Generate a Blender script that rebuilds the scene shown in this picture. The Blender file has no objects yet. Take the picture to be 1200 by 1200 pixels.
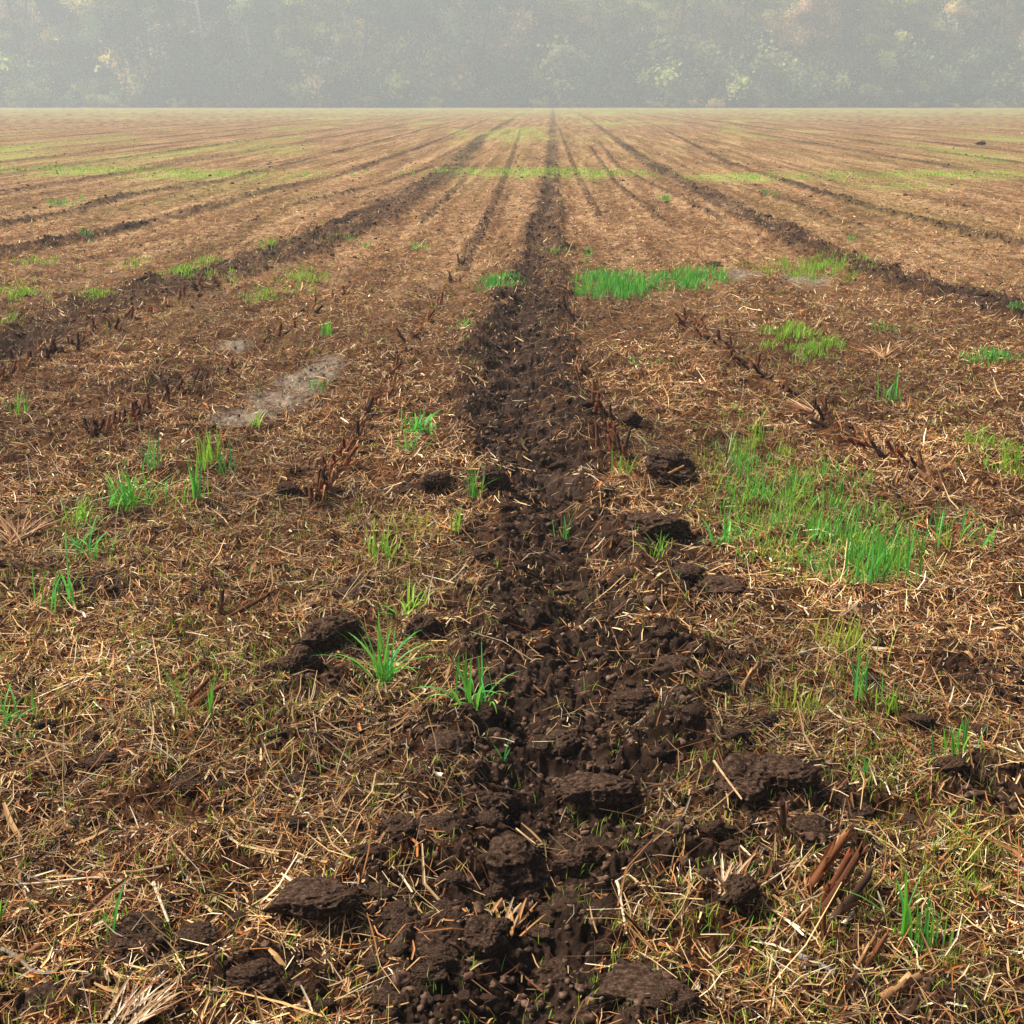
import bpy, math, random
import numpy as np
from mathutils import Vector

rng = np.random.default_rng(7)
random.seed(7)
SC = bpy.context.scene
COL = SC.collection

# ------------------------------------------------------------------ camera model
F = 1700.0            # focal length in pixels of the 1200 px frame
H = 1.10              # camera height
TH = math.atan(484.0 / F)
YAW = math.atan(48.0 / F * math.cos(TH))
ct, st, cy_, sy_ = math.cos(TH), math.sin(TH), math.cos(YAW), math.sin(YAW)
FW = np.array([-sy_ * ct, cy_ * ct, -st])
RT = np.array([cy_, sy_, 0.0])
UP = np.array([-sy_ * st, cy_ * st, ct])


def gp(px, py, z=0.0):
    """ground point seen at picture position px, py"""
    px = np.asarray(px, float); py = np.asarray(py, float)
    a = (px - 600) / F; b = -(py - 600) / F
    dx = FW[0] + RT[0] * a + UP[0] * b
    dy = FW[1] + RT[1] * a + UP[1] * b
    dz = FW[2] + RT[2] * a + UP[2] * b
    t = (H - z) / -dz
    return dx * t, dy * t


def depth(Y):
    return np.maximum(Y, -0.3) * ct + H * st


def mper(py):          # metres per picture pixel on the ground at row py
    return H / ((py - 116.0) * ct)


# ------------------------------------------------------------------ noise
def _h(ix, iy, s):
    n = (ix.astype(np.int64) * 374761393 + iy.astype(np.int64) * 668265263 + s * 982451653) & 0xFFFFFFFF
    n = ((n ^ (n >> 13)) * 1274126177) & 0xFFFFFFFF
    n = ((n ^ (n >> 16)) * 2246822519) & 0xFFFFFFFF
    return ((n ^ (n >> 15)) & 0xFFFFFF) / float(0x1000000)


def gn(x, y, s=0):
    ix = np.floor(x); iy = np.floor(y); fx = x - ix; fy = y - iy
    ix = ix.astype(np.int64); iy = iy.astype(np.int64)
    u = fx * fx * fx * (fx * (fx * 6 - 15) + 10); v = fy * fy * fy * (fy * (fy * 6 - 15) + 10)
    def g(ax, ay, dx, dy):
        a = _h(ax, ay, s) * 6.2831853
        return np.cos(a) * dx + np.sin(a) * dy
    n00 = g(ix, iy, fx, fy); n10 = g(ix + 1, iy, fx - 1, fy)
    n01 = g(ix, iy + 1, fx, fy - 1); n11 = g(ix + 1, iy + 1, fx - 1, fy - 1)
    return 1.5 * ((n00 * (1 - u) + n10 * u) * (1 - v) + (n01 * (1 - u) + n11 * u) * v)


def fbm(x, y, s=0, o=4):
    r = 0; a = 1; t = 0
    for i in range(o):
        r = r + a * gn(x, y, s + i * 17); t += a; a *= .5; x = x * 2.03 + 3.1; y = y * 2.03 - 1.7
    return r / t * 1.4


def worley(x, y, s=0):
    ix = np.floor(x).astype(np.int64); iy = np.floor(y).astype(np.int64)
    f1 = np.full(x.shape, 9.0); f2 = np.full(x.shape, 9.0)
    r1 = np.zeros(x.shape); ddx = np.zeros(x.shape); ddy = np.zeros(x.shape)
    for i in (-1, 0, 1):
        for j in (-1, 0, 1):
            cx = ix + i; cyy = iy + j
            px = cx + .1 + .8 * _h(cx, cyy, s); py = cyy + .1 + .8 * _h(cx, cyy, s + 5)
            dx = x - px; dy = y - py; d = dx * dx + dy * dy
            m = d < f1
            f2 = np.where(m, f1, np.minimum(f2, d))
            r1 = np.where(m, _h(cx, cyy, s + 9), r1)
            ddx = np.where(m, dx, ddx); ddy = np.where(m, dy, ddy)
            f1 = np.where(m, d, f1)
    return np.sqrt(f1), np.sqrt(f2), r1, ddx, ddy


def sstep(a, b, x):
    t = np.clip((x - a) / (b - a), 0, 1)
    return t * t * (3 - 2 * t)


# ------------------------------------------------------------------ where the tracks run
def path(pts):
    p = np.array(pts, float)
    X, Y = gp(p[:, 0], p[:, 1])
    o = np.argsort(Y)
    return Y[o], X[o]


MAIN_C = path([(618, 1290), (625, 1150), (632, 1000), (655, 900), (680, 760), (668, 680), (650, 600), (612, 500), (606, 420), (625, 340), (640, 250), (645, 200), (648, 135)])
MAIN_W = [(1290, 210), (1150, 215), (1000, 235), (900, 230), (760, 145), (680, 120), (600, 95), (500, 95), (420, 82), (340, 42), (250, 19), (200, 10), (135, 3)]
_mw = np.array(MAIN_W, float); _my = gp(_mw[:, 0] * 0 + 640, _mw[:, 0])[1]; _mwid = _mw[:, 1] * mper(_mw[:, 0])
_o = np.argsort(_my); MW_Y, MW_W = _my[_o], _mwid[_o]
SIDE = [
    path([(-160, 470), (0, 410), (100, 362), (240, 325), (350, 295), (425, 260), (520, 205), (565, 160), (608, 135)]),
    path([(-250, 340), (0, 300), (165, 265), (225, 250), (300, 227), (400, 205), (500, 170), (570, 140)]),
    path([(-200, 290), (0, 265), (85, 250), (150, 230), (250, 215), (400, 177), (530, 143)]),
    path([(1500, 430), (1200, 372), (1110, 345), (1025, 320), (925, 280), (850, 240), (800, 215), (750, 185), (690, 140)]),
    path([(1500, 340), (1200, 290), (1100, 265), (1000, 240), (900, 207), (850, 190), (770, 148), (730, 135)]),
]
SIDE_W = [.28, .12, .11, .20, .12]
THIN = [
    path([(655, 150), (660, 165), (675, 205), (702, 257)]), path([(690, 170), (720, 215), (782, 265)]),
    path([(700, 165), (725, 197), (790, 230), (850, 262)]), path([(610, 150), (595, 195), (575, 245), (540, 315)]),
    path([(560, 190), (530, 225), (490, 262)]), path([(520, 190), (450, 215), (340, 242)]),
    path([(830, 210), (930, 240), (1020, 272)]),
]
ROWS = {  # rows of corn stubble: picture paths and how many stubs
    'L1': [(368, 592), (395, 550), (420, 512), (446, 470), (468, 428), (492, 390), (515, 352), (540, 315)],
    'L2': [(110, 516), (160, 490), (205, 468), (262, 440), (310, 410), (360, 375), (410, 335)],
    'L3': [(-5, 452), (50, 425), (100, 402), (150, 378), (200, 356), (260, 330)],
    'R1': [(722, 550), (712, 512), (692, 470), (676, 432), (668, 390), (662, 345)],
    'R2': [(800, 380), (860, 422), (905, 455), (955, 490), (985, 512), (1020, 530), (1060, 555), (1118, 588)],
}
ROWP = {k: path(v) for k, v in ROWS.items()}
DX = 1.45 * H / ct


def tracks(X, Y):
    """0..1: how much the ground is bare churned soil; and the signed offset in the main track"""
    n = fbm(X * 3.1, Y * 3.1, 11, 3); n2 = fbm(X * 9, Y * 5, 31, 3)
    c = np.interp(Y, *MAIN_C); w = np.interp(Y, MW_Y, MW_W)
    q = np.abs(X - c + .10 * w * n) / w
    T = sstep(1.40, .34, q + .62 * n + .34 * n2)
    T = T * np.where(Y > 14, 1 - .35 * sstep(14, 60, Y), 1)
    for (yy, xx), ww in zip(SIDE, SIDE_W):
        cc = np.interp(Y, yy, xx)
        q2 = np.abs(X - cc) / (ww * (1 - .4 * sstep(15, 50, Y)))
        on = sstep(yy[0] * .8, yy[0] * 1.0, Y)
        t = sstep(1.25, .45, q2 + .35 * n + .25 * n2) * on * (.92 + .45 * gn(X * .7, Y * .35, 3))
        T = np.maximum(T, np.clip(t, 0, 1) * (1 - .45 * sstep(30, 130, Y)))
    # the same spacing goes on across the rest of the field
    r = X / DX
    fr = np.abs(r - np.round(r)) * DX
    far = sstep(3.4, 3.9, np.abs(r)) * sstep(7, 12, Y)
    t = sstep(.26, .05, fr + .06 * n2) * far * (.75 + .5 * gn(X * .3 + 5, Y * .12, 8)) * (1 - .5 * sstep(60, 190, Y))
    T = np.maximum(T, np.clip(t, 0, 1))
    for yy, xx in THIN:
        cc = np.interp(Y, yy, xx)
        on = sstep(yy[0] * .95, yy[0] * 1.05, Y) * sstep(yy[-1] * 1.05, yy[-1] * .9, Y)
        T = np.maximum(T, .75 * sstep(.07, .02, np.abs(X - cc + .02 * n2)) * on)
    rt = X / (DX / 3.0); ft = np.abs(rt - np.round(rt)) * DX / 3
    T = np.maximum(T, .30 * sstep(.07, .02, ft + .02 * n2) * sstep(10, 22, Y) * (1 - sstep(60, 150, Y)) * (gn(X * .5, Y * .2, 77) > -.1))
    # scattered bare places in the litter
    b = sstep(.30, .70, fbm(X * 2.3, Y * 1.7, 51, 4)) * sstep(12, 4, Y)
    T = np.maximum(T, .7 * b)
    T = np.maximum(T, .82 * ell(X, Y, BARE_SPOTS, .6))
    T = T * (1 - sstep(6, 12, Y) * (.02 + .42 * np.clip(.5 + fbm(X * 7, Y * 1.6, 141, 3), 0, 1) * (1 - .4 * sstep(30, 80, Y))))
    return np.clip(T, 0, 1), c, w


BARE_SPOTS = [(905, 950, 110, 55), (980, 1000, 60, 40), (300, 1155, 110, 36), (180, 1120, 80, 26), (125, 908, 40, 12), (350, 882, 60, 16), (825, 702, 80, 26), (775, 650, 80, 40),
              (410, 698, 46, 18), (520, 575, 56, 18), (1160, 935, 60, 30), (745, 505, 30, 10), (372, 800, 70, 24), (560, 720, 70, 26), (1080, 1180, 60, 26), (60, 1180, 90, 26), (1150, 800, 70, 30), (90, 700, 60, 20)]
SILT = [(275, 407, 20, 7), (372, 440, 24, 20), (350, 455, 30, 16), (285, 492, 34, 12), (318, 473, 32, 14), (945, 328, 26, 5), (870, 322, 20, 4)]


def ell(X, Y, lst, soft=.5):
    r = np.zeros(X.shape)
    n = .45 * fbm(X * 4, Y * 3, 61, 3)
    for e in lst:
        x0, y0 = gp(e[0], e[1]); rx = e[2] * mper(e[1])
        ry = abs(gp(e[0], e[1] - e[3])[1] - gp(e[0], e[1] + e[3])[1]) / 2
        d = np.sqrt(((X - x0) / rx) ** 2 + ((Y - y0) / ry) ** 2) + n
        r = np.maximum(r, sstep(1 + soft, 1 - soft, d))
    return r


def lod(Y, lam):
    z = depth(Y)
    dyy = z * z / (F * H) * .8
    return sstep(.7, 1.8, lam / dyy)


def height(X, Y, T=None, c=None, w=None):
    if T is None:
        T, c, w = tracks(X, Y)
    wx = X + .030 * gn(X * 11, Y * 11, 21) + .013 * gn(X * 37, Y * 37, 23); wy = Y + .030 * gn(X * 11, Y * 11, 22) + .013 * gn(X * 37, Y * 37, 24)
    z = .018 * fbm(X * .8, Y * .6, 1, 2) * sstep(34, 10, Y) + .018 * fbm(X * 6.5, Y * 6.5, 15, 2) * lod(Y, .15)
    z = z + .35 * sstep(60, 190, Y) * gn(X * .012, Y * .008, 2) * 0
    # churned soil: packed clods of three sizes
    out = 0
    for sc, am, s in ((5.2, .030, 100), (11.0, .019, 200), (24.0, .0095, 300), (52.0, .0045, 400)):
        L = lod(Y, 1.0 / sc)
        if np.max(L) <= 0:
            continue
        f1, f2, r, dx, dy = worley(wx * sc, wy * sc, s)
        dome = np.sqrt(np.clip(1 - (f1 / .78) ** 2, 0, 1)) * (.25 + .95 * r)
        tilt = dx * (r * 7 % 1 - .5) * 1.0 + dy * (r * 13 % 1 - .5) * 1.0
        cr = sstep(0, .10, f2 - f1)
        fr_ = gn(wx * sc * 1.9, wy * sc * 1.9, s + 50)
        out = out + am * L * (dome * .55 + tilt * 1.3 + .42 * (1 - 2 * np.abs(fr_)) - .30) * (.3 + .7 * cr)
    rough = .42 + .58 * T
    far_boost = 1 + 1.0 * sstep(5, 16, Y) * T
    z = z + out * rough * far_boost
    for lam, am, s in ((.030, .0050, 500), (.014, .0030, 600), (.007, .0017, 700), (.0036, .0009, 800)):
        z = z + am * lod(Y, lam) * (1 - 2.2 * np.abs(gn(X / lam, Y / lam, s)))
    # furrow of the main track, with pushed-up edges
    q = (X - c) / w
    z = z - .030 * np.exp(-(q / .35) ** 2) * sstep(40, 5, Y) * T + .022 * np.exp(-((np.abs(q) - .75) / .28) ** 2) * T * sstep(40, 8, Y)
    z = z + .030 * T * sstep(5, 9, Y) * (1 - sstep(60, 150, Y))
    z = z * (1 - sstep(160, 198, Y) * .6)
    # grass bank under the woods
    z = z + .5 * sstep(196, 204, Y) * (1 + .3 * gn(X * .08, Y * .1, 5))
    return z


def zat(x, y):
    a = np.atleast_1d(np.asarray(x, float)); b = np.atleast_1d(np.asarray(y, float))
    return height(a, b)


# ------------------------------------------------------------------ mesh helpers
def mesh(name, V, Q, col=None, attrs=None, smooth=True):
    me = bpy.data.meshes.new(name)
    V = np.ascontiguousarray(V, np.float32); Q = np.ascontiguousarray(Q, np.int32)
    k = Q.shape[1]
    me.vertices.add(len(V)); me.vertices.foreach_set('co', V.ravel())
    me.loops.add(Q.size); me.loops.foreach_set('vertex_index', Q.ravel())
    me.polygons.add(len(Q))
    me.polygons.foreach_set('loop_start', np.arange(0, Q.size, k, dtype=np.int32))
    me.polygons.foreach_set('loop_total', np.full(len(Q), k, np.int32))
    me.polygons.foreach_set('use_smooth', np.full(len(Q), smooth, bool))
    if col is not None:
        c = np.ones((len(V), 4), np.float32); c[:, :3] = col
        a = me.color_attributes.new('tint', 'FLOAT_COLOR', 'POINT'); a.data.foreach_set('color', c.ravel())
    for n, d in (attrs or {}).items():
        a = me.attributes.new(n, 'FLOAT', 'POINT'); a.data.foreach_set('value', np.ascontiguousarray(d, np.float32))
    me.update(calc_edges=True)
    return me


def obj(name, me, mat=None, parent=None, label=None, cat=None, group=None, kind=None, loc=None):
    if mat and not me.materials:
        me.materials.append(mat)
    o = bpy.data.objects.new(name, me)
    COL.objects.link(o)
    if parent:
        o.parent = parent
    if loc is not None:
        o.location = loc
    tag(o, label, cat, group, kind)
    return o


def tag(o, label=None, cat=None, group=None, kind=None):
    for k, v in (('label', label), ('category', cat), ('group', group), ('kind', kind)):
        if v:
            o[k] = v


def copy_thing(o, loc, rot=None, scale=None, label=None, group=None):
    c = o.copy(); COL.objects.link(c)
    c.location = loc
    if rot is not None: c.rotation_euler = rot
    if scale is not None: c.scale = scale
    if label: c['label'] = label
    if group: c['group'] = group
    for ch in list(o.children):
        d = ch.copy(); COL.objects.link(d); d.parent = c
    return c


class Mesher:
    def __init__(s): s.V = []; s.Q = []; s.C = []; s.n = 0
    def add(s, V, Q, C):
        V = np.asarray(V, float); Q = np.asarray(Q, int)
        s.V.append(V); s.Q.append(Q + s.n); s.C.append(np.broadcast_to(np.asarray(C, float), (len(V), 3))); s.n += len(V)
    def build(s, name): return mesh(name, np.concatenate(s.V), np.concatenate(s.Q), np.concatenate(s.C))


# ------------------------------------------------------------------ materials
def newmat(name):
    m = bpy.data.materials.new(name); m.use_nodes = True
    nt = m.node_tree; nt.nodes.clear()
    out = nt.nodes.new('ShaderNodeOutputMaterial'); b = nt.nodes.new('ShaderNodeBsdfPrincipled')
    nt.links.new(b.outputs[0], out.inputs[0])
    return m, nt, b, out


def N(nt, t, **kw):
    n = nt.nodes.new(t)
    for k, v in kw.items():
        if isinstance(v, (int, float, tuple, str, bool)) and hasattr(n, k):
            setattr(n, k, v)
    return n


def noise(nt, vec, scale, detail=4, rough=.55):
    n = nt.nodes.new('ShaderNodeTexNoise'); n.inputs['Scale'].default_value = scale
    n.inputs['Detail'].default_value = detail; n.inputs['Roughness'].default_value = rough
    nt.links.new(vec, n.inputs['Vector']); return n.outputs['Fac']


def ramp(nt, fac, stops):
    r = nt.nodes.new('ShaderNodeValToRGB'); e = r.color_ramp.elements
    while len(e) < len(stops): e.new(.5)
    for x, (p, c) in zip(e, stops):
        x.position = p; x.color = (*c, 1) if len(c) == 3 else c
    nt.links.new(fac, r.inputs[0]); return r.outputs[0]


def mix(nt, fac, a, b, mode='MIX'):
    m = nt.nodes.new('ShaderNodeMix'); m.data_type = 'RGBA'; m.blend_type = mode
    for s, v in ((0, fac), (6, a), (7, b)):
        if hasattr(v, 'links'): nt.links.new(v, m.inputs[s])
        else: m.inputs[s].default_value = v if s == 0 or len(v) == 4 else (*v, 1)
    return m.outputs[2]


def math_(nt, op, a, b=0.0, clamp=False):
    m = nt.nodes.new('ShaderNodeMath'); m.operation = op; m.use_clamp = clamp
    for s, v in ((0, a), (1, b)):
        if hasattr(v, 'links'): nt.links.new(v, m.inputs[s])
        else: m.inputs[s].default_value = v
    return m.outputs[0]


def attr(nt, name, out='Fac'):
    a = nt.nodes.new('ShaderNodeAttribute'); a.attribute_name = name; return a.outputs[out]


def bump(nt, b, h, strength, dist):
    n = nt.nodes.new('ShaderNodeBump'); n.inputs['Strength'].default_value = strength; n.inputs['Distance'].default_value = dist
    nt.links.new(h, n.inputs['Height']); nt.links.new(n.outputs[0], b.inputs['Normal'])


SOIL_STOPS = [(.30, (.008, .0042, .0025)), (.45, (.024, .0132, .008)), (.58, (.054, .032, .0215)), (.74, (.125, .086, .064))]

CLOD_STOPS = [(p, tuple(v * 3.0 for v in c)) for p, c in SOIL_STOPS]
# soil of clods
M_SOIL, nt, b, _ = newmat('clod_soil')
tc = N(nt, 'ShaderNodeTexCoord')
nn = noise(nt, tc.outputs['Object'], 9, 9, .68)
nt.links.new(ramp(nt, nn, CLOD_STOPS), b.inputs['Base Color'])
b.inputs['Roughness'].default_value = .92; b.inputs['Specular IOR Level'].default_value = .06
hh = math_(nt, 'ADD', math_(nt, 'MULTIPLY', noise(nt, tc.outputs['Object'], 22, 6, .7), 1.0), math_(nt, 'MULTIPLY', noise(nt, tc.outputs['Object'], 90, 3, .6), .35))
bump(nt, b, hh, .9, .012)

# crumbs: the same earth, its grain in metres
M_CRUMB, nt, b, _ = newmat('crumb_soil')
tc = N(nt, 'ShaderNodeTexCoord')
nt.links.new(ramp(nt, noise(nt, tc.outputs['Object'], 60, 9, .68), CLOD_STOPS), b.inputs['Base Color'])
b.inputs['Roughness'].default_value = .92; b.inputs['Specular IOR Level'].default_value = .06
bump(nt, b, noise(nt, tc.outputs['Object'], 320, 6, .7), .9, .003)

# field
M_FIELD, nt, b, _ = newmat('field_earth')
tc = N(nt, 'ShaderNodeTexCoord'); ob = tc.outputs['Object']
mp = N(nt, 'ShaderNodeMapping'); mp.inputs['Scale'].default_value = (1.0, .55, 1.0)
nt.links.new(ob, mp.inputs[0])
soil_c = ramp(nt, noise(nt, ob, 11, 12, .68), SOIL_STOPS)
lit_n = noise(nt, mp.outputs[0], 34, 10, .74)
lit_c = ramp(nt, lit_n, [(.32, (.022, .010, .005)), (.43, (.11, .055, .028)), (.53, (.27, .150, .075)), (.63, (.52, .34, .19))])
big = noise(nt, ob, .9, 5, .6)
lit_c = mix(nt, math_(nt, 'MULTIPLY', big, .5), lit_c, mix(nt, 1.0, lit_c, (.62, .50, .42), 'MULTIPLY'))
# distant stubble: paler, some of the haze painted into its colour
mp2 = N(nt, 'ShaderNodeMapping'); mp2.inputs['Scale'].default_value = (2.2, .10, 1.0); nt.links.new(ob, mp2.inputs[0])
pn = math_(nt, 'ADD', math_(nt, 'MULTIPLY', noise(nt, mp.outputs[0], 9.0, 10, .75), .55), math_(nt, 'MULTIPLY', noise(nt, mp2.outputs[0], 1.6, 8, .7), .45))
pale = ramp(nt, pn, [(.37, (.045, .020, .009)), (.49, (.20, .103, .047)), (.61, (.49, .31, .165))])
lit_c = mix(nt, attr(nt, 'far'), mix(nt, 1.0, lit_c, (.34, .26, .20), 'MULTIPLY'), pale)  # near litter base darkened to stand for shadows under the straw
yel = ramp(nt, noise(nt, mp2.outputs[0], 1.1, 8, .7), [(.38, (0, 0, 0)), (.62, (1, 1, 1))])
grn = mix(nt, noise(nt, ob, 12, 5), (.36, .35, .09), (.16, .34, .05))
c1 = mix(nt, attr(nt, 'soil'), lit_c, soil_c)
c1 = mix(nt, math_(nt, 'MULTIPLY', attr(nt, 'green'), math_(nt, 'ADD', yel, .15, True), True), c1, grn)
silt = ramp(nt, noise(nt, ob, 30, 8, .6), [(.3, (.10, .072, .050)), (.7, (.32, .25, .19))])
c1 = mix(nt, attr(nt, 'silt'), c1, silt)
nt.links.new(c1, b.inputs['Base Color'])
b.inputs['Roughness'].default_value = .93; b.inputs['Specular IOR Level'].default_value = .05
h1 = math_(nt, 'ADD', noise(nt, ob, 45, 8, .72), math_(nt, 'MULTIPLY', noise(nt, ob, 260, 4, .65), .3))
bump(nt, b, h1, .8, .012)


def tint_mat(name, rough=.75, trans=0.0, spec=.3, objcol=False, bump_s=None):
    m, nt, b, out = newmat(name)
    c = attr(nt, 'tint', 'Color')
    if objcol:
        oi = N(nt, 'ShaderNodeObjectInfo')
        c = mix(nt, 1.0, c, oi.outputs['Color'], 'MULTIPLY')
    if bump_s:
        tc = N(nt, 'ShaderNodeTexCoord')
        n = noise(nt, tc.outputs['Object'], bump_s, 5, .65)
        c = mix(nt, .75, c, ramp(nt, n, [(.3, (.35, .3, .26)), (.7, (1.25, 1.2, 1.15))]), 'MULTIPLY')
        bump(nt, b, n, .6, .004)
    nt.links.new(c, b.inputs['Base Color'])
    b.inputs['Roughness'].default_value = rough; b.inputs['Specular IOR Level'].default_value = spec
    if trans:
        t = nt.nodes.new('ShaderNodeBsdfTranslucent'); nt.links.new(c, t.inputs[0])
        x = nt.nodes.new('ShaderNodeMixShader'); x.inputs[0].default_value = trans
        nt.links.new(b.outputs[0], x.inputs[1]); nt.links.new(t.outputs[0], x.inputs[2]); nt.links.new(x.outputs[0], out.inputs[0])
    return m


M_STRAW = tint_mat('dry_straw', .6, .08, .18)
M_STALK = tint_mat('corn_stalk', .7, 0, .15, bump_s=120)
M_GRASS = tint_mat('grass_blade', .45, .38, .4)
M_BARK = tint_mat('bark', .9, 0, .2)
M_LEAF = tint_mat('leaf', .7, .5, .2, objcol=True)

# ------------------------------------------------------------------ the field: one sheet
def build_field():
    dy = np.concatenate([np.linspace(1500, 12, 1750), np.geomspace(11.9, 4.6, 70)])
    Yr = (F * H / (dy * ct) - H * st) / ct
    Yr = np.concatenate([[-60, -25, -8, -2, -.4, .1], Yr[Yr > .35], [470]])
    u = np.linspace(-1, 1, 1500)
    z = depth(Yr)
    core = (z[:, None] * .46 + .40) * u[None, :] - (z * 48 / F * 0)[:, None]
    wing = np.array([1.25, 1.7, 2.6, 4.5, 8, 16])
    lastw = np.abs(core[:, -1])
    wl = []
    for k in range(6):
        f = (k + 1) / 6.0
        wl.append(lastw + (400 - lastw) * f ** 3)
    W = np.stack(wl, 1)
    X = np.concatenate([-W[:, ::-1], core, W], 1)
    Y = np.repeat(Yr[:, None], X.shape[1], 1)
    sh = X.shape
    xf, yf = X.ravel(), Y.ravel()
    T, c, w = tracks(xf, yf)
    Z = height(xf, yf, T, c, w)
    sil = ell(xf, yf, SILT)
    green = sstep(8, 30, yf) * (.08 + .62 * sstep(.0, .7, fbm(xf * .35, yf * .05, 91, 3)))
    green = green + .40 * sstep(60, 170, yf)  # yellow-green cover, raised far out to imitate haze paling the field
    green = np.maximum(green, .75 * ell(xf, yf, FARGREEN, .6))
    green = np.maximum(green, sstep(192, 198, yf))
    green = np.clip(green * (1 - .6 * T), 0, 1)
    Z = Z - .006 * sil
    i = np.arange(sh[0] * sh[1]).reshape(sh)
    Q = np.stack([i[:-1, :-1], i[:-1, 1:], i[1:, 1:], i[1:, :-1]], -1).reshape(-1, 4)
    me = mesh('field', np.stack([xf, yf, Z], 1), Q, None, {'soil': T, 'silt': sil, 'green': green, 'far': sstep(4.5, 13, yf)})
    obj('field', me, M_FIELD, label='brown corn stubble field with a churned muddy track running to the woods', cat='field', kind='structure')


FARGREEN = [(90, 200, 120, 6), (250, 204, 110, 6), (570, 202, 60, 5), (660, 203, 100, 6), (1000, 205, 90, 6), (1150, 204, 70, 6), (880, 208, 80, 5), (1060, 218, 60, 4)]
build_field()

# ------------------------------------------------------------------ strips: straw, blades
def strips(P, Wd, side, C, fold=.35, name='strips'):
    """P (n, k, 3) centre lines, Wd (n, k) half widths, side (n, 3) unit sideways vectors, C (n, 3)"""
    n, k, _ = P.shape
    S = side[:, None, :] * Wd[..., None]
    up = np.zeros_like(P); up[..., 2] = 1
    tang = np.gradient(P, axis=1)
    nrm = np.cross(np.broadcast_to(side[:, None, :], P.shape), tang)
    nrm /= np.linalg.norm(nrm, axis=-1, keepdims=True) + 1e-12
    M = P + nrm * Wd[..., None] * fold
    V = np.stack([P - S, M, P + S], 2)            # n,k,3,3
    idx = np.arange(n * k * 3).reshape(n, k, 3)
    q1 = np.stack([idx[:, :-1, :-1], idx[:, :-1, 1:], idx[:, 1:, 1:], idx[:, 1:, :-1]], -1).reshape(-1, 4)
    if C.ndim == 2:
        C = np.broadcast_to(C[:, None, :], (n, k, 3))
    CC = np.broadcast_to(C[:, :, None, :], (n, k, 3, 3)).reshape(-1, 3)
    return V.reshape(-1, 3), q1, CC


STRAW_COL = np.array([(.70, .48, .23), (.50, .29, .12), (.32, .135, .048), (.13, .05, .02), (.92, .76, .50), (.045, .020, .011), (.34, .27, .19), (.54, .20, .05)])  # palest and darkest tones stretched to carry highlights and shadows in the litter


def litter():
    # distance by distance: constant density near, thinning with distance
    z = []
    n = 0
    zz = np.linspace(1.35, 75, 5000)
    dens = 1.0 / (1 + (zz / 4.2) ** 2.6) * (zz * .86 + .80)
    cdf = np.cumsum(dens); cdf /= cdf[-1]
    NTOT = 980000
    zc = np.interp(rng.random(NTOT), cdf, zz)
    Y = (zc - H * st) / ct
    X = (.43 * zc + .40) * rng.uniform(-1, 1, NTOT)
    T, c, w = tracks(X, Y)
    s = ell(X, Y, SILT)
    clump = fbm(X * 5, Y * 5, 71, 3)
    p = (1 - .91 * T ** 1.4) * (1 - .8 * s) * (1 - .22 * sstep(2.7, 1.8, zc)) * np.clip(.72 + .85 * clump, .12, 1)
    keep = rng.random(NTOT) < p
    X, Y, T, zc = X[keep], Y[keep], T[keep], zc[keep]
    m = len(X)
    L = np.exp(rng.normal(math.log(.024), .68, m)).clip(.006, .16)
    wd = np.exp(rng.normal(math.log(.00080), .42, m)).clip(.00035, .0026)
    flake = rng.random(m) < .05
    L = np.where(flake, L * .6, L); wd = np.where(flake, wd * 2.6, wd)
    sc = 1 - .15 * sstep(2.5, 6, zc)
    L *= sc; wd *= 1 + .8 * sstep(3.0, 12, zc) + 2.2 * sstep(14, 60, zc)
    a = rng.uniform(0, math.pi, m)
    dx, dy = np.cos(a) * L / 2, np.sin(a) * L / 2
    bend = rng.normal(0, .16, m) * L
    z0 = height(X - dx, Y - dy); z1 = height(X + dx, Y + dy); zm = height(X, Y, *tracks(X, Y))
    layer = np.abs(rng.normal(0, .0050, m)) + .0012
    zm2 = np.maximum(zm, (z0 + z1) / 2) + layer
    tl = rng.normal(0, .10, m) * L
    up = (rng.random(m) < .07) * rng.uniform(.3, .9, m) * L
    A = np.stack([X - dx, Y - dy, np.maximum(z0, zm - .01) + layer - tl], 1)
    B = np.stack([X + dx, Y + dy, np.maximum(z1, zm - .01) + layer + tl + up], 1)
    Mi = np.stack([X - dy / L * bend, Y + dx / L * bend, zm2 + up * .4], 1)
    P = np.stack([A, Mi, B], 1)
    side = np.stack([-np.sin(a), np.cos(a), rng.normal(0, .5, m)], 1); side /= np.linalg.norm(side, axis=1, keepdims=True)
    W = wd[:, None] * np.array([.8, 1.0, .55])
    k = rng.choice(len(STRAW_COL), m, p=[.17, .20, .19, .17, .055, .13, .035, .05])
    patch = np.clip(.98 + .7 * fbm(X * 1.3, Y * 1.1, 81, 3), .45, 1.35)
    C = STRAW_COL[k] * rng.uniform(.6, 1.2, (m, 1)) * patch[:, None]
    V, Q, CC = strips(P, W, side, C, .5)
    obj('straw_litter', mesh('straw_litter', V, Q, CC, smooth=False), M_STRAW,
        label='dry tan straw and leaf litter strewn over the field', cat='straw', kind='stuff')


litter()

# ------------------------------------------------------------------ soil crumbs
def ico(sub):
    import bmesh
    bm = bmesh.new(); bmesh.ops.create_icosphere(bm, subdivisions=sub, radius=1)
    V = np.array([v.co[:] for v in bm.verts]); Q = np.array([[v.index for v in f.verts] for f in bm.faces]); bm.free()
    return V, Q


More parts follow.
